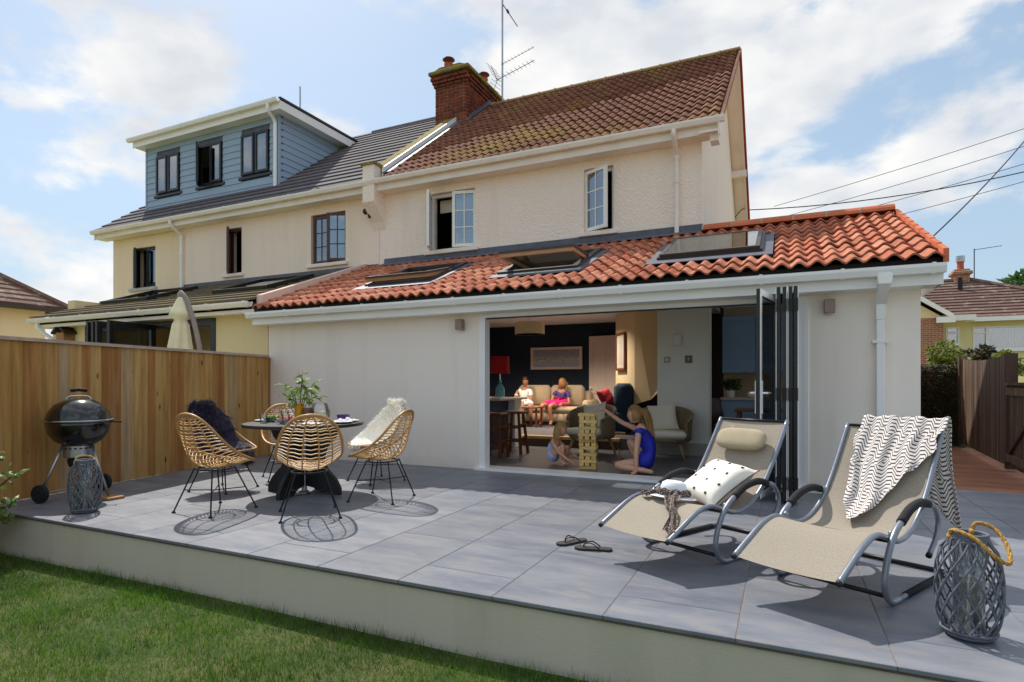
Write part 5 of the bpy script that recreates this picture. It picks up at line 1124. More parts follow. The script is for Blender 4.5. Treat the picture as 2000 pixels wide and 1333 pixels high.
for p in (wl, wr_):
    axd = (wr_-wl).normalized(); b = MB(); b.M = Matrix.Translation(p) @ axd.to_track_quat('Z', 'Y').to_matrix().to_4x4()
    b.lathe([(.0, -.022), (.05, -.024), (.055, -.02), (.082, -.02), (.088, -.014), (.088, .014), (.082, .02), (.055, .02), (.05, .024), (0, .022)], 28); b.build('wheel', 'rubber', B, auto=35)
MB().tube([wl, wr_], .008, 6).build('axle', 'steel', B)
wb = tag(MB().bbox(-6.25, -6.0, -3.40, -3.24, 0, .026, .004).build('wooden_block', 'birdhouse_wood'), 'flat wooden block under the barbecue leg', 'block'); wb.rotation_euler = (0, 0, 0)

# ================================================================== WILLOW LANTERNS
def lantern_r(f): return interp([(0, .078), (.05, .098), (.2, .119), (.45, .125), (.7, .121), (.86, .102), (.94, .078), (1, .068)], f)[0]
def make_lantern(h=.47):
    root = thing('willow_lantern', 'x', 'lantern', local=True)
    for dr in (1, -1):
        n = 14; b = MB(); pts = [(lantern_r(f)*math.cos(dr*f*1.9)*(1+.015*dr), lantern_r(f)*math.sin(dr*f*1.9)*(1+.015*dr), .012+f*h*.95) for f in [i/n for i in range(n+1)]]
        b.tube(pts, .0050, 6); me = b.mesh('willow_strip', True); me.materials.append(MATS['willow'])
        for k in range(14): mk('willow_strip', me, None, root, Matrix.Rotation(2*PI*(k+random.uniform(-.18, .18))/14, 4, 'Z'))
    b = MB()
    for z in (h*.955, h*.975, h*.995): b.tube([(.070*math.cos(2*PI*k/24), .070*math.sin(2*PI*k/24), z) for k in range(24)], .0075, 6, closed=True)
    b.build('rim', 'willow', root, True)
    b = MB(); b.lathe([(.0, .006), (.09, .006), (.098, .014), (.09, .024), (0, .024)], 28)
    for z, r in ((.018, .094), (.034, .104)): b.tube([(r*math.cos(2*PI*k/28), r*math.sin(2*PI*k/28), z) for k in range(28)], .007, 6, closed=True)
    b.build('base', 'willow', root, True)
    MB().lathe([(.060, .026), (.060, h*.92), (.057, h*.92), (.057, .03)], 24).build('glass_cylinder', 'clear_glass', root, True)
    MB().lathe([(.0, .028), (.036, .028), (.036, .27), (.031, .275), (0, .265)], 20).build('candle', 'wax', root, auto=40)
    return root
def rope(root, pts, r=.009):
    b = MB(); P = smoothpts(pts, 8)
    for ph in (0, 2.09, 4.19):
        Q = []
        for i, p in enumerate(P):
            d = (P[min(i+1, len(P)-1)]-P[max(i-1, 0)]).normalized(); s1 = d.orthogonal().normalized(); s2 = d.cross(s1); a = ph+i*.75; Q.append(p+(s1*math.cos(a)+s2*math.sin(a))*r*.5)
        b.tube(Q, r*.62, 5)
    for e_ in (P[0], P[-1]): b.ell(tuple(e_), (.018, .018, .02), 8, 6)
    b.build('rope_handle', 'rope', root, True)
l1 = make_lantern(); l2 = copy_tree(l1)
tag(l1, 'grey willow lantern with rope handle in the right foreground', 'lantern', 'willow lanterns'); tag(l2, 'grey willow lantern standing in front of the barbecue', 'lantern', 'willow lanterns')
l1.location = (.765, -3.615, 0); l2.location = (-5.67, -3.79, 0); l2.rotation_euler = (0, 0, 1.1)
rope(l1, [(-.068, -.01, .45), (-.066, -.035, .485), (.0, -.085, .465), (.065, -.115, .40), (.125, -.085, .37), (.138, .0, .43), (.105, .055, .49), (.045, .068, .505), (.028, .068, .46)])
rope(l2, [(-.068, .0, .45), (-.06, .02, .49), (.0, .05, .50), (.06, .04, .48), (.085, .0, .43), (.075, -.02, .40)])

# ================================================================== SUN LOUNGERS
LP = smoothpts([(0, 0, .22), (0, .13, .285), (0, .28, .355), (0, .41, .378), (0, .54, .345), (0, .68, .305), (0, .84, .325), (0, 1.0, .415), (0, 1.12, .54), (0, 1.24, .70), (0, 1.365, .878)], 4)
HP = [(1.046, .462), (.92, .488), (.773, .472), (.66, .425), (.56, .37), (.485, .285), (.435, .17), (.45, .075), (.52, .022), (.62, .016)]
LW = .27
def make_lounger():
    root = thing('sun_lounger', 'x', 'sun lounger', local=True)
    n = len(LP)-1
    def sf(u, v):
        p = LP[int(round(v*n))]; s = -1+2*u; sag = .012*(1-s*s); return (s*(LW-.004), p.y, p.z-sag)
    b = MB(); b.grid(sf, 10, n); o = b.build('sling', 'sling', root, True); me = o.data; uvl = me.uv_layers.new(name='UVMap')
    for lp in me.loops: c = me.vertices[lp.vertex_index].co; uvl.data[lp.index].uv = (c.x+.5, c.y+c.z*.4)
    for sx in (-1, 1):
        b = MB(); b.tube([(sx*LW, p.y, p.z) for p in LP], .0155, 10); b.build('side_tube', 'tube_grey', root, True)
        b = MB(); e0 = LP[0]; d = (LP[0]-LP[1]).normalized(); b.tube([(sx*LW, e0.y, e0.z), (sx*LW, e0.y+d.y*.014, e0.z+d.z*.014)], .0155, 10); b.build('end_cap', 'rubber', root)
        x = sx*(LW+.03)
        hoop = smoothpts([(x, a, c) for a, c in HP], 5); b = MB(); b.tube(hoop, .0165, 10); b.build('hoop', 'tube_grey', root, True)
        b = MB(); b.tube([p+Vector((0, 0, 0)) for p in hoop[1:17]], .0235, 10); b.build('armrest', 'foam', root, True)
        b = MB(); b.tube(smoothpts([(x, 1.046, .462), (x, 1.12, .44), (x, 1.19, .345), (x, 1.15, .25), (x, 1.05, .175)], 5), .0145, 10); b.build('rear_leg', 'tube_grey', root, True)
        b = MB(); b.tube([(x, 1.05, .176), (x, 1.035, .166)], .0165, 10); b.build('end_cap', 'rubber', root)
        b = MB(); b.tube([(x, .62, .017), (x, 1.34, .017)], .0145, 10); b.build('base_rail', 'tube_grey', root, True)
        b = MB(); b.tube([(x, .70, .0185), (x, 1.28, .0185)], .0185, 10); b.build('rail_sleeve', 'foam', root, True)
        MB().ell((sx*(LW+.015), 1.046, .462), (.022, .022, .022), 10, 8).build('joint', 'tube_grey', root, True); MB().ell((sx*(LW+.012), .565, .365), (.016, .02, .02), 10, 8).build('joint', 'tube_grey', root, True)
    for (xa, y, z, r) in ((LW+.03, 1.335, .017, .0145), (LW, .60, .315, .011), (LW+.03, .475, .06, .0125), (LW, 1.36, .872, .010), (LW+.03, 1.12, .44, .011)):
        b = MB(); b.tube([(-xa, y, z), (xa, y, z)], r, 10); b.build('crossbar', 'black_metal', root, True)
    return root
def lmat(x, y, a=28): return Matrix.Translation((x, y, 0)) @ Matrix.Rotation(-R(a), 4, 'Z')
lo1 = make_lounger(); lo2 = copy_tree(lo1); ML, MR = lmat(-.854, -3.286), lmat(-.002, -3.664)
lo1.location = (-.854, -3.286, 0); lo1.rotation_euler = (0, 0, -R(28)); lo2.location = (-.002, -3.664, 0); lo2.rotation_euler = (0, 0, -R(28))
tag(lo1, 'beige sling rocking sun lounger with cushion, nearer the doors', 'sun lounger', 'sun loungers on the patio'); tag(lo2, 'beige sling rocking sun lounger with patterned throw, nearest the camera', 'sun lounger', 'sun loungers on the patio')
def lp(t):
    for i in range(len(LP)-1):
        if LP[i].y <= t <= LP[i+1].y: f = (t-LP[i].y)/(LP[i+1].y-LP[i].y); return LP[i].z+(LP[i+1].z-LP[i].z)*f
    return LP[-1].z
# head roll on the left lounger
hr = thing('head_roll', 'khaki padded head roll strapped to the left lounger top', 'pillow', tuple(ML @ Vector((0, 1.25, .72)))); b = MB()
bd = Vector((0, .545, .84)).normalized(); bn = Vector((0, -.84, .545)); cc = Vector((0, 1.245, lp(1.245)))+bn*.055
def hf(p):
    k = lambda v, e: math.copysign(abs(v)**e, v); return Vector((k(p.x, .45), k(p.y, .7), k(p.z, .7)))
vs2 = MB(); vs2.ell((0, 0, 0), (.195, .040, .085), 28, 18, hf); b.v = [tuple(ML @ (cc+Vector((x, 0, 0))+bn*y*1.0+bd*z)) for x, y, z in vs2.v]; b.f = vs2.f; b.build('roll', 'headroll', hr, True)
MB().add([tuple(ML @ (cc+Vector((x, 0, 0))+bn*-.045+bd*z)) for x, z in ((-.15, .06), (-.12, .06), (-.12, .14), (-.15, .14))], [(0, 1, 2, 3)]).build('strap', 'headroll', hr)
# scatter cushion with stitched motifs
cu = thing('scatter_cushion', 'cream scatter cushion with black star motifs on the left lounger', 'cushion', tuple(ML @ Vector((.0, .82, .4))))
cM = ML @ Matrix.Translation((.03, .83, .455)) @ Matrix.Rotation(R(-22), 4, 'Z') @ Matrix.Rotation(R(33), 4, 'X') @ Matrix.Rotation(R(4), 4, 'Y')
def cush(M, w, th, n=18):
    def top(sg):
        def f(u, v):
            a, c = 2*u-1, 2*v-1; pin = 1-.10*(1-abs(a)**2)*abs(c)**3; pin2 = 1-.10*(1-abs(c)**2)*abs(a)**3
            z = th*((1-a**4)*(1-c**4))**.55+.006*math.sin(9*a+4*c)*(1-a*a)*(1-c*c)
            return M @ Vector((a*w/2*pin2, c*w/2*pin, sg*z))
        return f
    return top
tp_ = cush(cM, .43, .075); b = MB(); b.grid(tp_(1), 18, 18); b.grid(lambda u, v: tp_(-1)(1-u, v), 18, 18); b.build('cover', 'cushion_white', cu, True)
for i in range(3):
    for j in range(4):
        u, v = .18+.3*i+(.08 if j % 2 else 0), .12+.25*j; p = tp_(1)(u, v); du = (tp_(1)(u+.02, v)-p).normalized(); dv2 = (tp_(1)(u, v+.02)-p).normalized(); nn = du.cross(dv2).normalized(); b = MB()
        for k in range(6):
            a = PI*k/6; d = du*math.cos(a)+dv2*math.sin(a); e2 = nn.cross(d)*.0016; l_ = .011; q = p+nn*.003; b.add([q-d*l_-e2, q+d*l_-e2, q+d*l_+e2, q-d*l_+e2, q+nn*.004], [(0, 1, 4), (1, 2, 4), (2, 3, 4), (3, 0, 4)])
        b.build('star_motif', 'motif_black', cu)
b = MB()
for k in range(44):
    s = k/43; p = cM @ Vector((.43/2*(1-.10*(1-(2*s-1)**2)), (2*s-1)*.215, 0)); q = cM @ Vector((.43/2*(1-.10*(1-(2*s-1)**2))+.012, (2*s-1)*.215+.006, 0)); b.tube([p, q], .0028, 4)
b.build('edge_stitching', 'stitch', cu)
# hat
hM = ML @ Matrix.Translation((-.055, .47, lp(.47)+.012)) @ Matrix.Rotation(R(-8), 4, 'X')
ht = thing('sun_hat', 'white sun hat lying on the left lounger', 'hat', tuple(hM.translation)); b = MB(); b.M = hM
b.lathe([(.0, .115), (.05, .112), (.078, .095), (.088, .06), (.09, .012), (.13, .006), (.155, .002), (.155, -.002), (.09, .004), (0, .004)], 36); b.build('hat', 'hat_white', ht, True)
# scarf
sc = thing('printed_scarf', 'brown leopard print scarf tied round the white hat', 'scarf', tuple(hM.translation)); b = MB()
ring = [hM @ Vector((.098*math.cos(2*PI*k/40), .098*math.sin(2*PI*k/40), .035+.006*math.sin(k*1.3))) for k in range(40)]; b.tube(ring, .021, 8, closed=True, flat=1.0)
def on_sling(x, t, h=.012): return ML @ Vector((x, t, lp(t)+h))
for pts, wr in (([ML @ Vector((-.055-.10, .47, lp(.47)+.05)), on_sling(-.17, .40, .025), on_sling(-.20, .33, .02)], .036), ([ML @ Vector((.03, .39, lp(.39)+.045)), on_sling(.05, .31, .03), on_sling(.10, .24, .02), on_sling(.16, .20, .016), on_sling(.22, .10, .014), on_sling(.245, .05, .012)], .034)):
    P = smoothpts(pts, 7); m = len(P)-1
    def rib(u, v):
        i = int(round(v*m)); p = P[i]; d = (P[min(i+1, m)]-P[max(i-1, 0)]).normalized(); s = d.cross(Vector((0, 0, 1))).normalized(); a = (u-.5)*2; w = wr*(1+.35*math.sin(v*7+1)); return p+s*a*w+Vector((0, 0, .012*math.cos(a*5+v*9)+.006))
    b.grid(rib, 10, m)
b.build('scarf', 'scarf_print', sc, True)
# throw over the right lounger
th_ = thing('patterned_throw', 'black and white zigzag patterned throw draped over right lounger', 'throw', tuple(MR @ Vector((.1, 1.36, .88))))
NU, NV = 56, 84
def thr(u, v):
    # v: 0 = lower front edge, .60 = over the top, 1 = lower back edge ; u across
    front = interp([(0, .30), (.12, .62), (.3, .78), (.45, .70), (.6, .50), (.8, .34), (1, .20)], u)[0]
    back = .40+.24*max(0, (u-.6)/.4)+.03*math.sin(u*9)
    x = -.185+.475*u+.012*math.sin(v*14)
    fold = .5*(math.sin(u*19+v*3)+.6*math.sin(u*41+2+v*5))
    if v < .6:
        q = 1-v/.6; s = q*front; t = 1.365
        i = len(LP)-1; rem = s
        while i > 0:
            sg = (LP[i]-LP[i-1]).length
            if rem <= sg: break
            rem -= sg; i -= 1
        pp = LP[i].lerp(LP[i-1], min(1, rem/max(1e-6, (LP[i]-LP[i-1]).length))) if i > 0 else LP[0]
        p = Vector((x+.05*q*(.35-u), pp.y, pp.z))+bn*(.018+.024*(fold+1)*(.45+.55*q))
    elif v < .66:
        q = (v-.6)/.06; a = PI*q; p = Vector((x+.012*q, 1.365+.022*(1-math.cos(a))*.8, .905+.024*math.sin(a)+.012*(fold+1)))
    else:
        s = (v-.66)/.34*back; p = Vector((x+.012+.06*s, 1.402+.03*s+.02*fold*(.6+1.6*s), .90-s))
    return MR @ p
b = MB(); b.grid(thr, NU, NV); o = b.build('cloth', 'throw_pattern', th_, True); uvl = o.data.uv_layers.new(name='UVMap'); w1 = NU+1
top_j = int(round(.6*NV)); arc = {}
for i in range(w1):      # cloth coordinates: true length along each column, measured from the top fold
    L_ = [0.]
    for j in range(1, NV+1): L_.append(L_[-1]+(Vector(b.v[j*w1+i])-Vector(b.v[(j-1)*w1+i])).length)
    for j in range(NV+1): arc[j*w1+i] = L_[j]-L_[top_j]+1.
for l_ in o.data.loops: i = l_.vertex_index; uvl.data[l_.index].uv = ((i % w1)/NU*.60, arc[i])
sm = o.modifiers.new('solid', 'SOLIDIFY'); sm.thickness = .004
# flip-flops
def flipflop(p0, p1, lb):
    p0, p1 = Vector(p0), Vector(p1); d = (p1-p0).normalized(); L = .262; M = frame_M(p0, Vector((d.y, -d.x, 0)), d, Vector((0, 0, 1))); r_ = thing('flip_flop', lb, 'flip flop', tuple(p0), 'pair of flip flops')
    out_ = [(.0, 0), (.028, .006), (.038, .04), (.034, .10), (.040, .17), (.046, .215), (.036, .25), (.012, L), (-.015, .258), (-.036, .235), (-.042, .19), (-.034, .12), (-.03, .06), (-.034, .02)]
    b = MB(); b.M = M; b.prism(out_[::-1], 'z', .001, .016); b.build('sole', 'sandal', r_)
    b = MB(); b.M = M
    for sg in (-1, 1): b.tube(smoothpts([(.0, .195, .016), (.006*sg, .19, .04), (.028*sg, .14, .052), (.036*sg, .085, .017)], 5), .0048, 6, flat=.7)
    b.build('strap', 'sandal', r_, True)
flipflop((-1.065, -2.985, 0), (-1.332, -3.04, 0), 'dark flip flop lying nearer to the left lounger'); flipflop((-1.31, -2.80, 0), (-1.45, -3.02, 0), 'dark flip flop farther from the loungers')
# ================================================================== INSIDE THE OPENING
# block tower
jt = thing('block_tower', 'giant wooden stacking block tower with gaps on the floor', 'game', (-2.40, .67, .002))
jm = Matrix.Translation((-2.40, .68, .004)) @ Matrix.Rotation(R(12), 4, 'Z'); bkm = MB().bbox(-.112, .112, -.0305, .0305, 0, .0435, .003).mesh('block'); bkm.materials.append(MATS['ply_block'])
rj = random.Random(5); z = 0
for ly in range(17):
    out_ = [0, 2] if ly == 8 else ([1] if ly in (5, 13) else [])
    for k in range(3):
        if k in out_: continue
        M = jm @ Matrix.Translation((0, 0, z)) @ Matrix.Rotation(R(90 if ly % 2 else 0)+rj.uniform(-.05, .05), 4, 'Z') @ Matrix.Translation((rj.uniform(-.014, .014), (k-1)*.078+rj.uniform(-.004, .004), 0)); mk('block', bkm, None, jt, M)
    z += .0442
TOPZ = z+.004
# bar counter, stools, lamp
bc_ = thing('bar_counter', 'navy breakfast bar with pale worktop just inside the doors', 'counter', (-4.7, 2.6, 0)); MB().bbox(-5.3, -4.32, 1.9, 3.05, .86, .90, .005).build('worktop', 'worktop', bc_); MB().box(-5.25, -4.55, 1.98, 3.0, .0, .86).build('cabinet', 'navy_cabinet', bc_); MB().box(-4.55, -4.42, 2.7, 3.0, .0, .86).build('end_panel', 'white_wall', bc_)
def stool(x, y, lb):
    s_ = thing('bar_stool', lb, 'stool', (x, y, 0), 'wooden bar stools'); MB().bbox(x-.17, x+.17, y-.15, y+.15, .66, .70, .012).build('seat', 'walnut', s_)
    for sx in (-1, 1):
        for sy in (-1, 1): b = MB(); b.add([(x+sx*.10-.018, y+sy*.09-.018, .66), (x+sx*.10+.018, y+sy*.09-.018, .66), (x+sx*.10+.018, y+sy*.09+.018, .66), (x+sx*.10-.018, y+sy*.09+.018, .66), (x+sx*.165-.02, y+sy*.145-.02, .002), (x+sx*.165+.02, y+sy*.145-.02, .002), (x+sx*.165+.02, y+sy*.145+.02, .002), (x+sx*.165-.02, y+sy*.145+.02, .002)], [(0, 1, 2, 3), (7, 6, 5, 4), (0, 4, 5, 1), (1, 5, 6, 2), (2, 6, 7, 3), (3, 7, 4, 0)]); b.build('leg', 'walnut', s_)
    for z in (.2, .42): b = MB(); b.box(x-.14, x+.14, y-.13, y-.105, z, z+.035); b.box(x-.14, x+.14, y+.105, y+.13, z, z+.035); b.box(x-.15, x-.125, y-.12, y+.12, z+.04, z+.075); b.box(x+.125, x+.15, y-.12, y+.12, z+.04, z+.075); b.build('rung', 'walnut', s_)
stool(-4.08, 1.22, 'brown wooden bar stool nearest the door frame'); stool(-4.02, 1.85, 'brown wooden bar stool farther from the door frame')
lm = thing('table_lamp', 'red drum shade lamp on a blue glass bottle base', 'lamp', (-4.62, 2.5, .902)); MB().lathe([(.17, 1.33), (.165, 1.64), (.158, 1.64), (.163, 1.33)], 28, (-4.62, 2.5, 0)).build('lamp_shade', 'red_shade', lm, auto=40); MB().lathe([(.0, .902), (.075, .902), (.085, .93), (.085, 1.06), (.05, 1.12), (.025, 1.15), (.025, 1.22), (.0, 1.22)], 20, (-4.62, 2.5, 0)).build('bottle_base', 'teal_glass', lm, True); MB().tube([(-4.62, 2.5, 1.2), (-4.62, 2.5, 1.5)], .008, 6).build('stem', 'chrome', lm)
it = tag(MB().bbox(-4.58, -4.36, 2.05, 2.4, .901, .918, .004).build('tray', 'plate_white'), 'pale papers lying on the bar counter', 'papers')
pl_ = thing('pendant_light', 'cream drum pendant light hanging from the lounge ceiling', 'ceiling light', (-4.47, 3.5, 2.62)); MB().lathe([(.29, 2.11), (.29, 2.34), (.28, 2.34), (.28, 2.11)], 36, (-4.47, 3.5, 0)).build('shade', 'shade_cream', pl_, auto=40); MB().tube([(-4.47, 3.5, 2.62), (-4.47, 3.5, 2.2)], .006, 6).build('flex', 'white_upvc', pl_); MB().lathe([(.0, 2.12), (.278, 2.12)], 30, (-4.47, 3.5, 0)).build('diffuser', 'shade_cream', pl_)
# recessed ceiling downlights, lit in the photograph
for i, x in enumerate((-6.0, -4.87, -3.71)):
    d_ = thing('downlight', ['left', 'middle', 'right'][i]+' lit recessed downlight in the lounge ceiling', 'downlight', (x, 4.56, 2.62), 'lounge downlights')
    MB().lathe([(.058, 2.612), (.058, 2.619), (.040, 2.619), (.040, 2.612)], 20, (x, 4.56, 0)).build('bezel', 'white_upvc', d_); MB().lathe([(.0, 2.614), (.040, 2.614)], 20, (x, 4.56, 0)).build('lamp_lens', 'lamp_glow', d_)
    ld = bpy.data.lights.new('downlight_lamp', 'SPOT'); ld.energy = 150; ld.color = (1, .86, .70); ld.spot_size = R(140); ld.spot_blend = 1; ld.shadow_soft_size = .05
    lo = bpy.data.objects.new('lamp', ld); COL.objects.link(lo); lo.parent = d_; lo.location = (0, 0, -.02)
# picture, door, framed print, sofa, chairs
pc = thing('harbour_picture', 'wide framed picture in blue and cream on navy wall', 'picture', (-5.13, 6.7, 1.5)); b = MB(); x0, x1, z0, z1 = -5.81, -4.45, 1.51, 2.06
b.box(x0, x1, 6.68, 6.715, z0, z0+.06); b.box(x0, x1, 6.68, 6.715, z1-.06, z1); b.box(x0, x0+.07, 6.68, 6.715, z0+.06, z1-.06); b.box(x1-.07, x1, 6.68, 6.715, z0+.06, z1-.06); b.build('frame', 'door_paint', pc); MB().box(x0+.07, x1-.07, 6.70, 6.71, z0+.06, z1-.06).build('print', 'harbour_print', pc)
dr = thing('panel_door', 'open white four panel door against the navy wall', 'door', (-3.9, 6.5, .18)); b = MB(); b.M = Matrix.Translation((-4.24, 6.64, 0)) @ Matrix.Rotation(R(-9), 4, 'Z'); w = .80
for (a, c, e_, f) in ((0, .10, .19, 2.29), (w-.10, w, .19, 2.29), (.36, .44, .19, 2.29)): b.box(a, c, -.04, 0, e_, f)
for (e_, f) in ((.19, .40), (.92, 1.08), (2.19, 2.29)): b.box(.10, .36, -.0395, -.0005, e_, f); b.box(.44, w-.10, -.0395, -.0005, e_, f)
b.box(.1, .36, -.028, -.012, .40, .92); b.box(.44, w-.1, -.028, -.012, .40, .92); b.box(.1, .36, -.028, -.012, 1.08, 2.19); b.box(.44, w-.1, -.028, -.012, 1.08, 2.19); b.build('door_leaf', 'door_paint', dr); b = MB(); b.M = Matrix.Translation((-4.24, 6.64, 0)) @ Matrix.Rotation(R(-9), 4, 'Z'); b.ell((.06, -.08, 1.05), (.03, .03, .03)); b.tube([(.06, -.04, 1.05), (.06, -.07, 1.05)], .01, 6); b.build('door_knob', 'white_upvc', dr, True)
fp = thing('framed_print', 'tall narrow brown framed print on the beige wall', 'picture', (-2.9, 4.7, 1.4)); dd = Vector((.6, -.85, 0)).normalized(); nn = Vector((-.85, -.6, 0)).normalized(); b = MB(); b.M = frame_M(Vector((-3.16, 5.08, 0))+nn*.004, dd, nn, Vector((0, 0, 1))); b.box(0, .04, 0, .03, 1.42, 2.2); b.box(.46, .5, 0, .03, 1.42, 2.2); b.box(.04, .46, 0, .03, 1.42, 1.47); b.box(.04, .46, 0, .03, 2.15, 2.2); b.build('frame', 'walnut', fp); b = MB(); b.M = frame_M(Vector((-3.16, 5.08, 0))+nn*.004, dd, nn, Vector((0, 0, 1))); b.box(.04, .46, .0, .012, 1.47, 2.15); b.build('mount', 'worktop', fp); b = MB(); b.M = frame_M(Vector((-3.16, 5.08, 0))+nn*.004, dd, nn, Vector((0, 0, 1))); b.box(.16, .34, .0125, .014, 1.55, 2.05); b.build('print', 'socket_grey', fp)
sf_ = thing('sofa', 'beige sofa against the navy wall', 'sofa', (-5.1, 6.2, .18)); MB().bbox(-6.05, -4.15, 5.75, 6.6, .26, .48, .04).build('seat_base', 'sofa_fabric', sf_, auto=60); MB().bbox(-6.05, -4.15, 6.38, 6.62, .3, .98, .05).build('backrest', 'sofa_fabric', sf_, auto=60)
for x0, x1 in ((-5.95, -5.12), (-5.10, -4.27)): MB().bbox(x0, x1, 5.72, 6.3, .48, .62, .05).build('seat_cushion', 'sofa_fabric', sf_, auto=60); MB().bbox(x0, x1, 6.2, 6.42, .60, 1.12, .07).build('back_cushion', 'sofa_fabric', sf_, auto=60)
for x0 in (-6.2, -4.15): MB().bbox(x0, x0+.16, 5.72, 6.6, .2, .78, .05).build('arm', 'sofa_fabric', sf_, auto=60)
MB().box(-5.95, -4.25, 5.8, 6.5, .18, .26).build('plinth', 'dark_leather', sf_)
nt_ = thing('side_table', 'small dark wooden side table in front of the sofa', 'table', (-5.3, 5.2, .18)); MB().bbox(-5.62, -4.92, 4.98, 5.4, .60, .635, .006).build('table_top', 'walnut', nt_)
for sx in (-5.58, -4.99):
    for sy in (5.02, 5.33): MB().box(sx, sx+.035, sy, sy+.035, .182, .60).build('leg', 'walnut', nt_)
def armchair(x, y, rot, lb):
    a_ = thing('tub_armchair', lb, 'armchair', (x, y, 0), 'woven tub armchairs'); M = Matrix.Translation((x, y, 0)) @ Matrix.Rotation(R(rot), 4, 'Z')   # opens to local -y
    def sh(rad, z0f, z1f):
        def f(u, v):
            a = R(-38)+(R(256))*u; hh = .56+.22*math.sin(PI*u)**.8; r = rad*(1+.05*v); z = .30+(hh-.30)*v; return M @ Vector((r*1.08*math.cos(a), r*math.sin(a), z))
        return f
    b = MB(); b.grid(sh(.36, 0, 1), 40, 10); o = b.build('back_shell', 'wicker_grey', a_, True); m_ = o.modifiers.new('solid', 'SOLIDIFY'); m_.thickness = .035
    b = MB(); b.tube([sh(.355, 0, 1)(u/40, 1) for u in range(41)], .022, 8); b.build('rim', 'wicker_grey', a_, True)
    b = MB(); b.M = M; b.lathe([(.0, .27), (.36, .27), (.375, .30), (.36, .325), (0, .325)], 30); b.build('seat_base', 'wicker_grey', a_, True); b = MB(); b.M = M; b.bbox(-.31, .31, -.36, .24, .325, .43, .035); b.build('seat_cushion', 'cushion_cream', a_, auto=60)
    for sx in (-1, 1):
        for sy in (-1, 1): b = MB(); b.M = M; b.tube([(sx*.2, sy*.2, .28), (sx*.29, sy*.28, .003)], [.028, .016], 8); b.build('leg', 'ash_leg', a_, True)
    pm = M @ Matrix.Translation((-.03, .14, .62)) @ Matrix.Rotation(R(74), 4, 'X') @ Matrix.Rotation(R(8), 4, 'Z'); f2 = cush(pm, .44, .06); b = MB(); b.grid(f2(1), 12, 12); b.grid(lambda u, v: f2(-1)(1-u, v), 12, 12); o = b.build('loose_cushion', 'cushion_cream', None, True); tag(o, 'plain cream cushion in the '+('left' if x < -2.3 else 'right')+' tub armchair', 'cushion', 'cream armchair cushions')
armchair(-2.86, 2.32, -14, 'grey woven tub armchair behind the block tower'); armchair(-1.66, 2.26, 10, 'grey woven tub armchair in front of the white pier')
bl_ = thing('blue_armchair', 'deep blue upholstered armchair in front of the stairs', 'armchair', (-3.0, 4.4, .18)); b = MB()
MB().bbox(-3.35, -2.65, 4.1, 4.7, .22, .62, .06).build('seat', 'navy_fabric', bl_, auto=60); MB().bbox(-3.0, -2.66, 4.15, 4.85, .5, 1.16, .08).build('backrest', 'navy_fabric', bl_, auto=60); MB().bbox(-3.75, -3.2, 4.0, 4.6, .45, .72, .08).build('arm', 'navy_fabric', bl_, auto=60)
for sx in (-3.3, -2.75):
    for sy in (4.12, 4.62): MB().box(sx, sx+.05, sy, sy+.05, .182, .22).build('leg', 'dark_leather', bl_)
rm = Matrix.Translation((-3.16, 4.3, .86)) @ Matrix.Rotation(R(60), 4, 'Y') @ Matrix.Rotation(R(20), 4, 'X'); f2 = cush(rm, .42, .07); b = MB(); b.grid(f2(1), 12, 12); b.grid(lambda u, v: f2(-1)(1-u, v), 12, 12); tag(b.build('red_cushion', 'crimson', None, True), 'crimson cushion on the deep blue armchair', 'cushion')
# pier fittings
wl_ = thing('wall_sconce', 'white curved wall light on the white pier', 'wall light', (-1.54, 2.72, 1.75)); MB().bbox(-1.61, -1.47, 2.65, 2.739, 1.75, 1.95, .025).build('shade', 'white_upvc', wl_, auto=50)
sw = thing('light_switch', 'grey metal light switch on the white pier', 'switch', (-1.71, 2.73, 1.54)); MB().bbox(-1.765, -1.66, 2.728, 2.739, 1.49, 1.59, .003).build('plate', 'socket_grey', sw); MB().box(-1.725, -1.70, 2.722, 2.728, 1.525, 1.555).build('rocker', 'white_upvc', sw)
ts = thing('thermostat', 'black square thermostat with small white symbol', 'thermostat', (-1.375, 2.72, 1.54)); MB().bbox(-1.43, -1.32, 2.715, 2.739, 1.485, 1.60, .006).build('body', 'screen_black', ts); b = MB(); b.add([(-1.39, 2.713, 1.565), (-1.36, 2.713, 1.565), (-1.371, 2.713, 1.545), (-1.371, 2.713, 1.525), (-1.379, 2.713, 1.525), (-1.379, 2.713, 1.545)], [(0, 5, 4, 3, 2, 1)]); b.build('symbol', 'screen_white', ts)
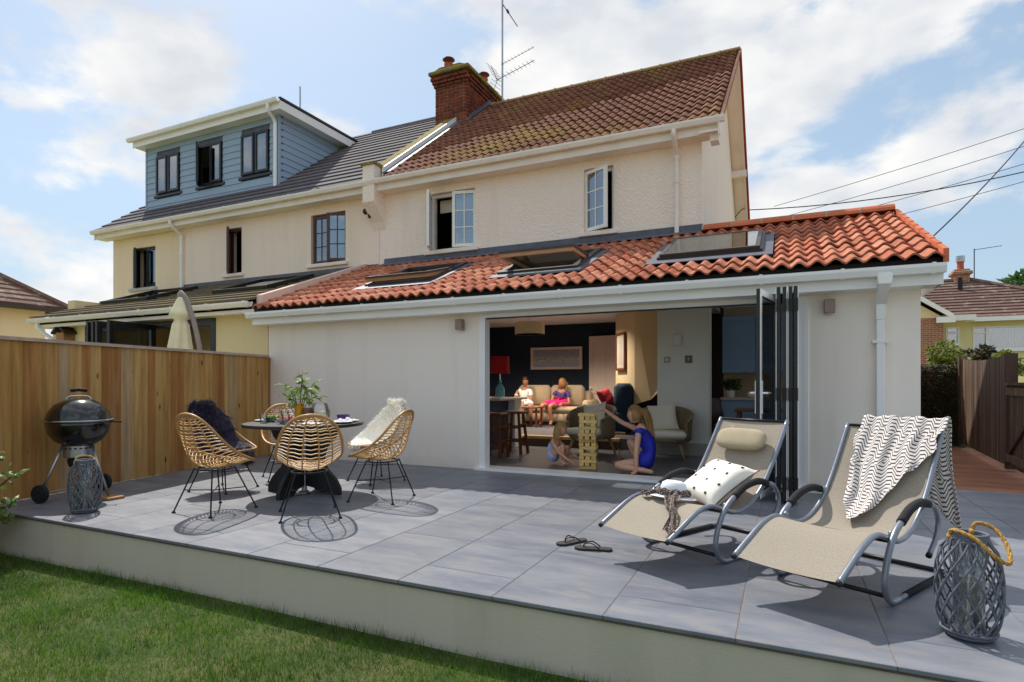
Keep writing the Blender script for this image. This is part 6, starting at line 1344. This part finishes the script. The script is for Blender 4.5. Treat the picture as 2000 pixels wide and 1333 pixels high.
# kitchen
kt = thing('kitchen_units', 'pale blue kitchen cabinets with stone worktop', 'kitchen', (-.4, 5.0, 0)); b = MB()
MB().box(-1.05, .7, 4.55, 5.14, .0, .85).build('base_cabinet', 'blue_cabinet', kt); MB().bbox(-1.06, .72, 4.50, 5.14, .85, .895, .004).build('worktop', 'worktop', kt); MB().box(-1.055, .7, 5.11, 5.145, .895, 1.02).build('upstand', 'worktop', kt); MB().box(-1.05, .7, 4.80, 5.14, 1.35, 2.42).build('wall_cabinet', 'blue_cabinet', kt)
for x in (-1.04, -.46, .12):
    b = MB(); b.box(x, x+.56, 4.778, 4.797, 1.36, 1.44); b.box(x, x+.56, 4.778, 4.797, 2.33, 2.41); b.box(x, x+.08, 4.778, 4.797, 1.44, 2.33); b.box(x+.48, x+.56, 4.778, 4.797, 1.44, 2.33); b.box(x+.08, x+.48, 4.786, 4.797, 1.44, 2.33); d_ = b.build('cabinet_door', 'blue_cabinet', kt); MB().tube([(x+.34, 4.765, 1.40), (x+.48, 4.765, 1.40)], .008, 6).build('handle', 'steel', d_)
    b = MB(); b.box(x, x+.56, 4.53, 4.549, .1, .84); d_ = b.build('cabinet_door', 'blue_cabinet', kt)
hp = thing('potted_herb', 'green herb plant in a white pot on worktop', 'plant', (-.95, 4.75, .897)); MB().lathe([(.0, .897), (.07, .897), (.085, 1.03), (.075, 1.03), (0, 1.02)], 18, (-.9, 4.72, 0)).build('pot', 'plate_white', hp, auto=40)
def fn(): a = random.uniform(0, 6.28); q = random.uniform(0, .16); return (-.9+q*math.cos(a), 4.72+q*math.sin(a)*.8, random.uniform(1.03, 1.22)), (math.cos(a), math.sin(a), random.gauss(.5, .5))
leaves(260, fn, .06, .025).build('foliage', 'leaf_pot', hp)
tb = thing('toaster', 'pale kitchen appliance on the stone worktop', 'appliance', (-.45, 4.75, .897)); MB().bbox(-.6, -.2, 4.62, 4.88, .90, 1.0, .02).build('body', 'plate_white', tb, auto=50); MB().bbox(-.56, -.24, 4.66, 4.84, 1.0, 1.012, .004).build('slots', 'steel', tb)
kc = thing('dining_chair', 'dark leather dining chair in the kitchen doorway', 'chair', (-.95, 3.6, 0)); b = MB(); b.grid(lambda u, v: (-1.12+.10*v*-1+.22*u, 3.55+.2*u, .45+.45*v), 4, 6); o = b.build('backrest', 'dark_leather', kc, True); m_ = o.modifiers.new('s', 'SOLIDIFY'); m_.thickness = .04; MB().bbox(-1.05, -.65, 3.4, 3.8, .42, .48, .02).build('seat', 'dark_leather', kc)
for sx in (-1.03, -.70):
    for sy in (3.42, 3.75): MB().box(sx, sx+.03, sy, sy+.03, .012, .42).build('leg', 'walnut', kc)
kd = thing('dining_table', 'dark wooden table beyond the left lounger in the kitchen', 'table', (-.3, 3.4, 0)); MB().bbox(-.72, .2, 3.1, 3.9, .70, .74, .006).build('table_top', 'walnut', kd)
for sx in (-.69, .12):
    for sy in (3.13, 3.82): MB().box(sx, sx+.05, sy, sy+.05, .012, .70).build('leg', 'walnut', kd)
md = thing('floor_lamp_base', 'small metal stand on the floor beside the tower', 'stand', (-2.2, 1.5, .002)); MB().lathe([(.09, .004), (.085, .015), (.012, .02), (.012, .2), (0, .2)], 18, (-2.17, 1.45, 0)).build('stand', 'ash_leg', md, auto=40)

# ================================================================== PEOPLE
def skin_mesh(J, B, root, sub=2):
    names = list(J); me = bpy.data.meshes.new('skel'); me.from_pydata([J[n_][:3] for n_ in names], [(names.index(a), names.index(b_)) for a, b_ in B], []); o = bpy.data.objects.new('skel', me); COL.objects.link(o); o.modifiers.new('skin', 'SKIN'); 
    roots = [root] if isinstance(root, str) else root
    for i, n_ in enumerate(names):
        sv = me.skin_vertices[0].data[i]; r = J[n_][3]; sv.radius = (r, r) if not isinstance(r, tuple) else r; sv.use_root = n_ in roots
    if sub: s_ = o.modifiers.new('sub', 'SUBSURF'); s_.levels = sub; s_.render_levels = sub
    dg = bpy.context.evaluated_depsgraph_get(); r = bpy.data.meshes.new_from_object(o.evaluated_get(dg)); bpy.data.objects.remove(o)
    V = [v.co.copy() for v in r.vertices]; F = [tuple(p.vertices) for p in r.polygons]; bpy.data.meshes.remove(r); return V, F
def hand(J, B, tag_, wrist, palm, fwd, side, nrm, sc=1., curl=.3):
    """palm plus five finger chains hung on the joint dict"""
    fwd, side, nrm = Vector(fwd).normalized(), Vector(side).normalized(), Vector(nrm).normalized(); p = Vector(palm); J[tag_+'palm'] = (*p, .021*sc); B.append((wrist, tag_+'palm'))
    for k, (off, ln) in enumerate(((-.024, .062), (-.008, .072), (.009, .068), (.025, .052))):
        a = p+side*off*sc+fwd*.022*sc; b_ = a+fwd*ln*.5*sc-nrm*curl*.02*sc; c = b_+fwd*ln*.4*sc-nrm*curl*.05*sc
        for nm, q, r in (('a', a, .0095), ('b', b_, .0085), ('c', c, .0065)): J[f'{tag_}{k}{nm}'] = (*q, r*sc)
        B += [(tag_+'palm', f'{tag_}{k}a'), (f'{tag_}{k}a', f'{tag_}{k}b'), (f'{tag_}{k}b', f'{tag_}{k}c')]
    a = p-side*.03*sc-fwd*.005*sc; b_ = a-side*.022*sc+fwd*.028*sc-nrm*.008*sc
    J[tag_+'ta'] = (*a, .0105*sc); J[tag_+'tb'] = (*b_, .0085*sc); B += [(tag_+'palm', tag_+'ta'), (tag_+'ta', tag_+'tb')]
def head_mesh(c, r, face, tilt=0):
    """head ellipsoid with brow, nose, lips, chin and ears; face = unit direction it looks"""
    f = Vector(face).normalized(); s = Vector((0, 0, 1)).cross(f).normalized(); up = f.cross(s)
    if tilt: q = Quaternion(s, tilt); f, up = q @ f, q @ up
    m = MB()
    def fn(p):   # p.x = front
        x, y, z = p.x, p.y, p.z
        x *= 1.0+(.10 if x < 0 else 0); y *= 1-.18*max(0, -z)-.0
        if x > .3:
            if abs(y) < .2 and -.25 < z < .15: x += .16*(1-abs(y)/.2)*(1-abs(z+.08)/.25)
            if abs(y) < .5 and .05 < z < .25 and abs(y) > .12: x -= .06
            if abs(y) < .28 and -.55 < z < -.38: x += .05
            if abs(y) < .3 and z < -.7: x += .16
        return Vector((x, y, z))
    m.ell((0, 0, 0), (1, 1, 1), 24, 18, fn); b = MB()
    T = lambda x, y, z: Vector(c)+f*x*r[0]+s*y*r[1]+up*z*r[2]
    b.v = [tuple(T(*v)) for v in m.v]; b.f = m.f
    for sg in (-1, 1):
        e_ = MB(); e_.ell((-.05, sg*1.0, -.02), (.16, .10, .22), 8, 6); o = len(b.v); b.v += [tuple(T(*v)) for v in e_.v]; b.f += [tuple(i+o for i in q) for q in e_.f]
    return b, T
def person(label, J, B, root, skinm, headc, headr, face, tilt, eyes=True):
    P = thing('person', label, 'person', (J[root][0], J[root][1], 0)); V, F = skin_mesh(J, B, root); hb, T = head_mesh(headc, headr, face, tilt); o = len(V); V = [tuple(v) for v in V]+hb.v; F += [tuple(i+o for i in q) for q in hb.f]
    b = MB(); b.v = V; b.f = F; b.build('body', skinm, P, True)
    for sg in (-1, 1):
        b = MB(); e_ = MB(); e_.ell((.86, sg*.34, .10), (.07, .11, .05), 8, 6); b.v = [tuple(T(*v)) for v in e_.v]; b.f = e_.f; b.build('eye', 'motif_black', P, True)
    b = MB(); e_ = MB(); e_.ell((.93, 0, -.46), (.05, .22, .04), 8, 6); b.v = [tuple(T(*v)) for v in e_.v]; b.f = e_.f; b.build('mouth', 'fruit_red', P, True)
    return P, T
def garment(P, name, J, B, root, mat):
    V, F = skin_mesh(J, B, root); b = MB(); b.v = [tuple(v) for v in V]; b.f = F; return b.build(name, mat, P, True)
def hair_cap(P, T, mat, back=-1.25, low=-.6, vol=1.12, fringe=.35):
    m = MB()
    def fn(p):
        x, y, z = p.x, p.y, p.z; k = vol+.02*math.sin(40*y+9*z)
        if x > fringe and z < .45: k = .8
        if z < low: k *= .82
        return Vector((x*k-.06, y*k, z*k+.02))
    m.ell((0, 0, 0), (1, 1, 1), 30, 20, fn); b = MB(); b.v = [tuple(T(*v)) for v in m.v]; b.f = m.f
    for k in range(70):
        y = random.uniform(-.95, .95); a0, a1 = R(random.uniform(50, 80)), R(random.uniform(150, 205)); w_ = math.sqrt(1-y*y*.9)*random.uniform(1.10, 1.17); pts = []
        for i in range(7): a = a0+(a1-a0)*i/6; pts.append(T(math.cos(a)*w_-.06, y*1.1*(1+.05*math.sin(i)), math.sin(a)*w_))
        b.tube(pts, .0032, 4)
    return b.build('hair', mat, P, True)
def strands(P, T, mat, roots, n=60, rad=.006, name='hair_lengths'):
    b = MB()
    for k in range(n):
        base, mid, tip, sp = random.choice(roots); j = lambda s_: Vector((random.gauss(0, s_), random.gauss(0, s_), random.gauss(0, s_))); pts = smoothpts([Vector(base)+j(sp), Vector(mid)+j(sp*1.3), Vector(tip)+j(sp*1.2)], 5); b.tube(pts, [rad]*(len(pts)-1)+[rad*.3], 5)
    b.build(name, mat, P, True)
# older girl in blue
J = dict(pel=(-1.53, .72, .17, .115), bel=(-1.585, .72, .32, .095), che=(-1.655, .72, .47, .105), nb=(-1.68, .72, .575, .045), nt=(-1.71, .72, .645, .043),
         ns=(-1.69, .59, .53, .046), ne=(-1.70, .50, .28, .034), nw=(-1.69, .46, .07, .024), fs=(-1.73, .85, .53, .046), fe=(-1.99, .90, .625, .034), fw=(-2.225, .80, TOPZ+.055, .024),
         nh=(-1.56, .62, .14, .085), nk=(-1.99, .54, .082, .062), na=(-1.60, .47, .055, .036), nf=(-1.47, .47, .035, .03), fh=(-1.58, .82, .15, .085), fk=(-1.90, .90, .395, .058), fa=(-1.76, .91, .085, .036), ff=(-1.91, .91, .035, .03))
B_ = [('pel', 'bel'), ('bel', 'che'), ('che', 'nb'), ('nb', 'nt'), ('nb', 'ns'), ('ns', 'ne'), ('ne', 'nw'), ('nb', 'fs'), ('fs', 'fe'), ('fe', 'fw'), ('pel', 'nh'), ('nh', 'nk'), ('nk', 'na'), ('na', 'nf'), ('pel', 'fh'), ('fh', 'fk'), ('fk', 'fa'), ('fa', 'ff')]
hand(J, B_, 'n', 'nw', (-1.70, .45, .026), (-.25, -.9, -.05), (.9, -.25, 0), (0, 0, 1), 1.0, .1); hand(J, B_, 'f', 'fw', (-2.265, .775, TOPZ+.045), (-.9, -.25, -.35), (.25, -.9, 0), (0, 0, 1), 1.0, .55)
P, T = person('girl in royal blue dress sitting on floor reaching to tower top', J, B_, 'pel', 'skin', (-1.775, .72, .745), (.092, .074, .112), (-1, -.06, -.08), 0)
D = dict(pel=(-1.52, .72, .175, .17), bel=(-1.585, .72, .32, .135), che=(-1.655, .72, .465, .135), nb=(-1.675, .72, .548, .062), ns=(-1.685, .60, .53, .062), ns2=(-1.69, .57, .47, .05), fs=(-1.725, .84, .53, .062), fs2=(-1.79, .86, .545, .052), nh=(-1.58, .62, .15, .13), nm=(-1.74, .585, .13, .105), fh=(-1.6, .81, .17, .125), fm=(-1.72, .845, .25, .10))
garment(P, 'dress', D, [('pel', 'bel'), ('bel', 'che'), ('che', 'nb'), ('nb', 'ns'), ('ns', 'ns2'), ('nb', 'fs'), ('fs', 'fs2'), ('pel', 'nh'), ('nh', 'nm'), ('pel', 'fh'), ('fh', 'fm')], 'pel', 'blue_dress')
hair_cap(P, T, 'blonde_hair'); strands(P, T, 'blonde_hair', [((-1.695, .72, .80), (-1.60, .72, .74), (-1.545, .71, .43), .016)], 70, .006, 'ponytail')
# little girl
J = dict(pel=(-3.02, .88, .105, .082), che=(-2.965, .88, .28, .078), nb=(-2.935, .88, .365, .034), nt=(-2.905, .88, .415, .032), ns=(-2.965, .79, .335, .032), ne=(-2.84, .75, .185, .024), nw=(-2.69, .735, .085, .018), fs=(-2.94, .97, .335, .032), fe=(-2.82, 1.0, .21, .024), fw=(-2.69, .98, .12, .018),
         nh=(-2.99, .82, .10, .062), nk=(-2.785, .79, .295, .044), na=(-2.835, .78, .06, .027), nf=(-2.735, .765, .026, .023), fh=(-2.99, .94, .10, .062), fk=(-2.78, .97, .26, .044), fa=(-2.83, .98, .055, .027), ff=(-2.73, .98, .026, .023))
B2 = [('pel', 'che'), ('che', 'nb'), ('nb', 'nt'), ('nb', 'ns'), ('ns', 'ne'), ('ne', 'nw'), ('nb', 'fs'), ('fs', 'fe'), ('fe', 'fw'), ('pel', 'nh'), ('nh', 'nk'), ('nk', 'na'), ('na', 'nf'), ('pel', 'fh'), ('fh', 'fk'), ('fk', 'fa'), ('fa', 'ff')]
hand(J, B2, 'n', 'nw', (-2.655, .73, .07), (.9, -.05, -.25), (.05, .9, 0), (0, 0, 1), .75, .4); hand(J, B2, 'f', 'fw', (-2.655, .965, .11), (.9, -.1, -.1), (.1, .9, 0), (0, 0, 1), .75, .4)
P, T = person('small girl in pale lilac dress crouching beside the tower', J, B2, 'pel', 'skin', (-2.855, .88, .505), (.084, .07, .102), (1, -.05, -.35), 0)
D = dict(pel=(-3.025, .88, .105, .10), che=(-2.97, .88, .275, .09), up=(-2.945, .88, .335, .06), nh=(-2.98, .82, .105, .078), nm=(-2.90, .81, .18, .062), fh=(-2.98, .94, .105, .078), fm=(-2.90, .95, .17, .06))
garment(P, 'dress', D, [('pel', 'che'), ('che', 'up'), ('pel', 'nh'), ('nh', 'nm'), ('pel', 'fh'), ('fh', 'fm')], 'pel', 'lilac_dress')
hair_cap(P, T, 'fair_hair'); strands(P, T, 'fair_hair', [((-2.90, .83, .54), (-2.92, .82, .45), (-2.91, .80, .37), .014), ((-2.92, .90, .52), (-2.95, .90, .44), (-2.95, .88, .36), .016), ((-2.86, .81, .52), (-2.87, .80, .45), (-2.885, .79, .38), .010)], 90, .005)
# two women on the sofa
def sofa_woman(label, x, y, hz, face, kx, topm, skirtm, hairm, skinm):
    J = dict(pel=(x, y, .70, .13), bel=(x, y-.02, .84, .11), che=(x+.01, y-.05, hz-.30, .12), nb=(x+.02, y-.06, hz-.185, .05), nt=(x+.03, y-.07, hz-.12, .045), ls=(x-.15, y-.08, hz-.225, .048), le=(x-.20, y-.20, hz-.47, .036), lw=(x-.06, y-.38, hz-.44, .026), rs=(x+.18, y-.06, hz-.225, .048), re=(x+.24, y-.18, hz-.47, .036), rw=(x+.12, y-.38, hz-.46, .026),
             lh=(x-.09, y-.05, .68, .085), lk=(kx-.10, y-.52, .66, .06), la=(kx-.10, y-.50, .27, .04), lf=(kx-.12, y-.62, .215, .03), rh=(x+.09, y-.05, .68, .085), rk=(kx+.10, y-.52, .65, .06), ra=(kx+.12, y-.46, .27, .04), rf=(kx+.13, y-.58, .215, .03))
    BB = [('pel', 'bel'), ('bel', 'che'), ('che', 'nb'), ('nb', 'nt'), ('nb', 'ls'), ('ls', 'le'), ('le', 'lw'), ('nb', 'rs'), ('rs', 're'), ('re', 'rw'), ('pel', 'lh'), ('lh', 'lk'), ('lk', 'la'), ('la', 'lf'), ('pel', 'rh'), ('rh', 'rk'), ('rk', 'ra'), ('ra', 'rf')]
    for t_, w_ in (('l', 'lw'), ('r', 'rw')): q = J[w_]; hand(J, BB, t_, w_, (q[0]+.01, q[1]-.03, q[2]-.01), (.1, -1, -.2), (1, .1, 0), (0, 0, 1), 1., .4)
    P, T = person(label, J, BB, 'pel', skinm, (x+.04, y-.08, hz-.005), (.092, .075, .115), face, 0)
    G = {k: (*J[k][:3], (J[k][3]+.014)) for k in ('bel', 'che', 'nb', 'ls', 'rs', 'rh', 'lh', 'pel')}; G['nb'] = (*J['nb'][:2], hz-.22, .07); G['re2'] = tuple(list((Vector(J['rs'][:3])*.45+Vector(J['re'][:3])*.55))+[.055]); G['le2'] = tuple(list((Vector(J['ls'][:3])*.6+Vector(J['le'][:3])*.4))+[.05])
    garment(P, 'top', G, [('pel', 'bel'), ('bel', 'che'), ('che', 'nb'), ('nb', 'rs'), ('rs', 're2'), ('nb', 'ls')]+([('ls', 'le2')] if topm != 'white_cloth' else [])+[('pel', 'rh'), ('pel', 'lh')], 'pel', topm) if True else None
    S = dict(pel=(x, y-.02, .70, .15), lh=(x-.09, y-.10, .69, .105), lm=(kx-.09, y-.44, .68, .085), rh=(x+.09, y-.10, .69, .105), rm=(kx+.09, y-.44, .67, .085)); garment(P, 'skirt', S, [('pel', 'lh'), ('lh', 'lm'), ('pel', 'rh'), ('rh', 'rm')], 'pel', skirtm)
    hair_cap(P, T, hairm); 
    if hairm != 'dark_hair': strands(P, T, hairm, [((x+.0, y-.02, hz+.02), (x-.02, y-.02, hz-.1), (x-.02, y-.04, hz-.2), .02), ((x+.10, y-.02, hz+.02), (x+.12, y-.02, hz-.1), (x+.12, y-.05, hz-.2), .018)], 60, .008)
    return P
sofa_woman('dark haired woman in white one shoulder top on the sofa', -5.68, 6.02, 1.20, (.8, -.6, -.1), -5.42, 'white_cloth', 'white_cloth', 'dark_hair', 'skin_tan')
sofa_woman('fair haired woman in purple patterned top on the sofa', -4.74, 6.05, 1.16, (-.55, -.8, -.1), -4.95, 'purple_cloth', 'magenta', 'blonde_hair', 'skin_tan')
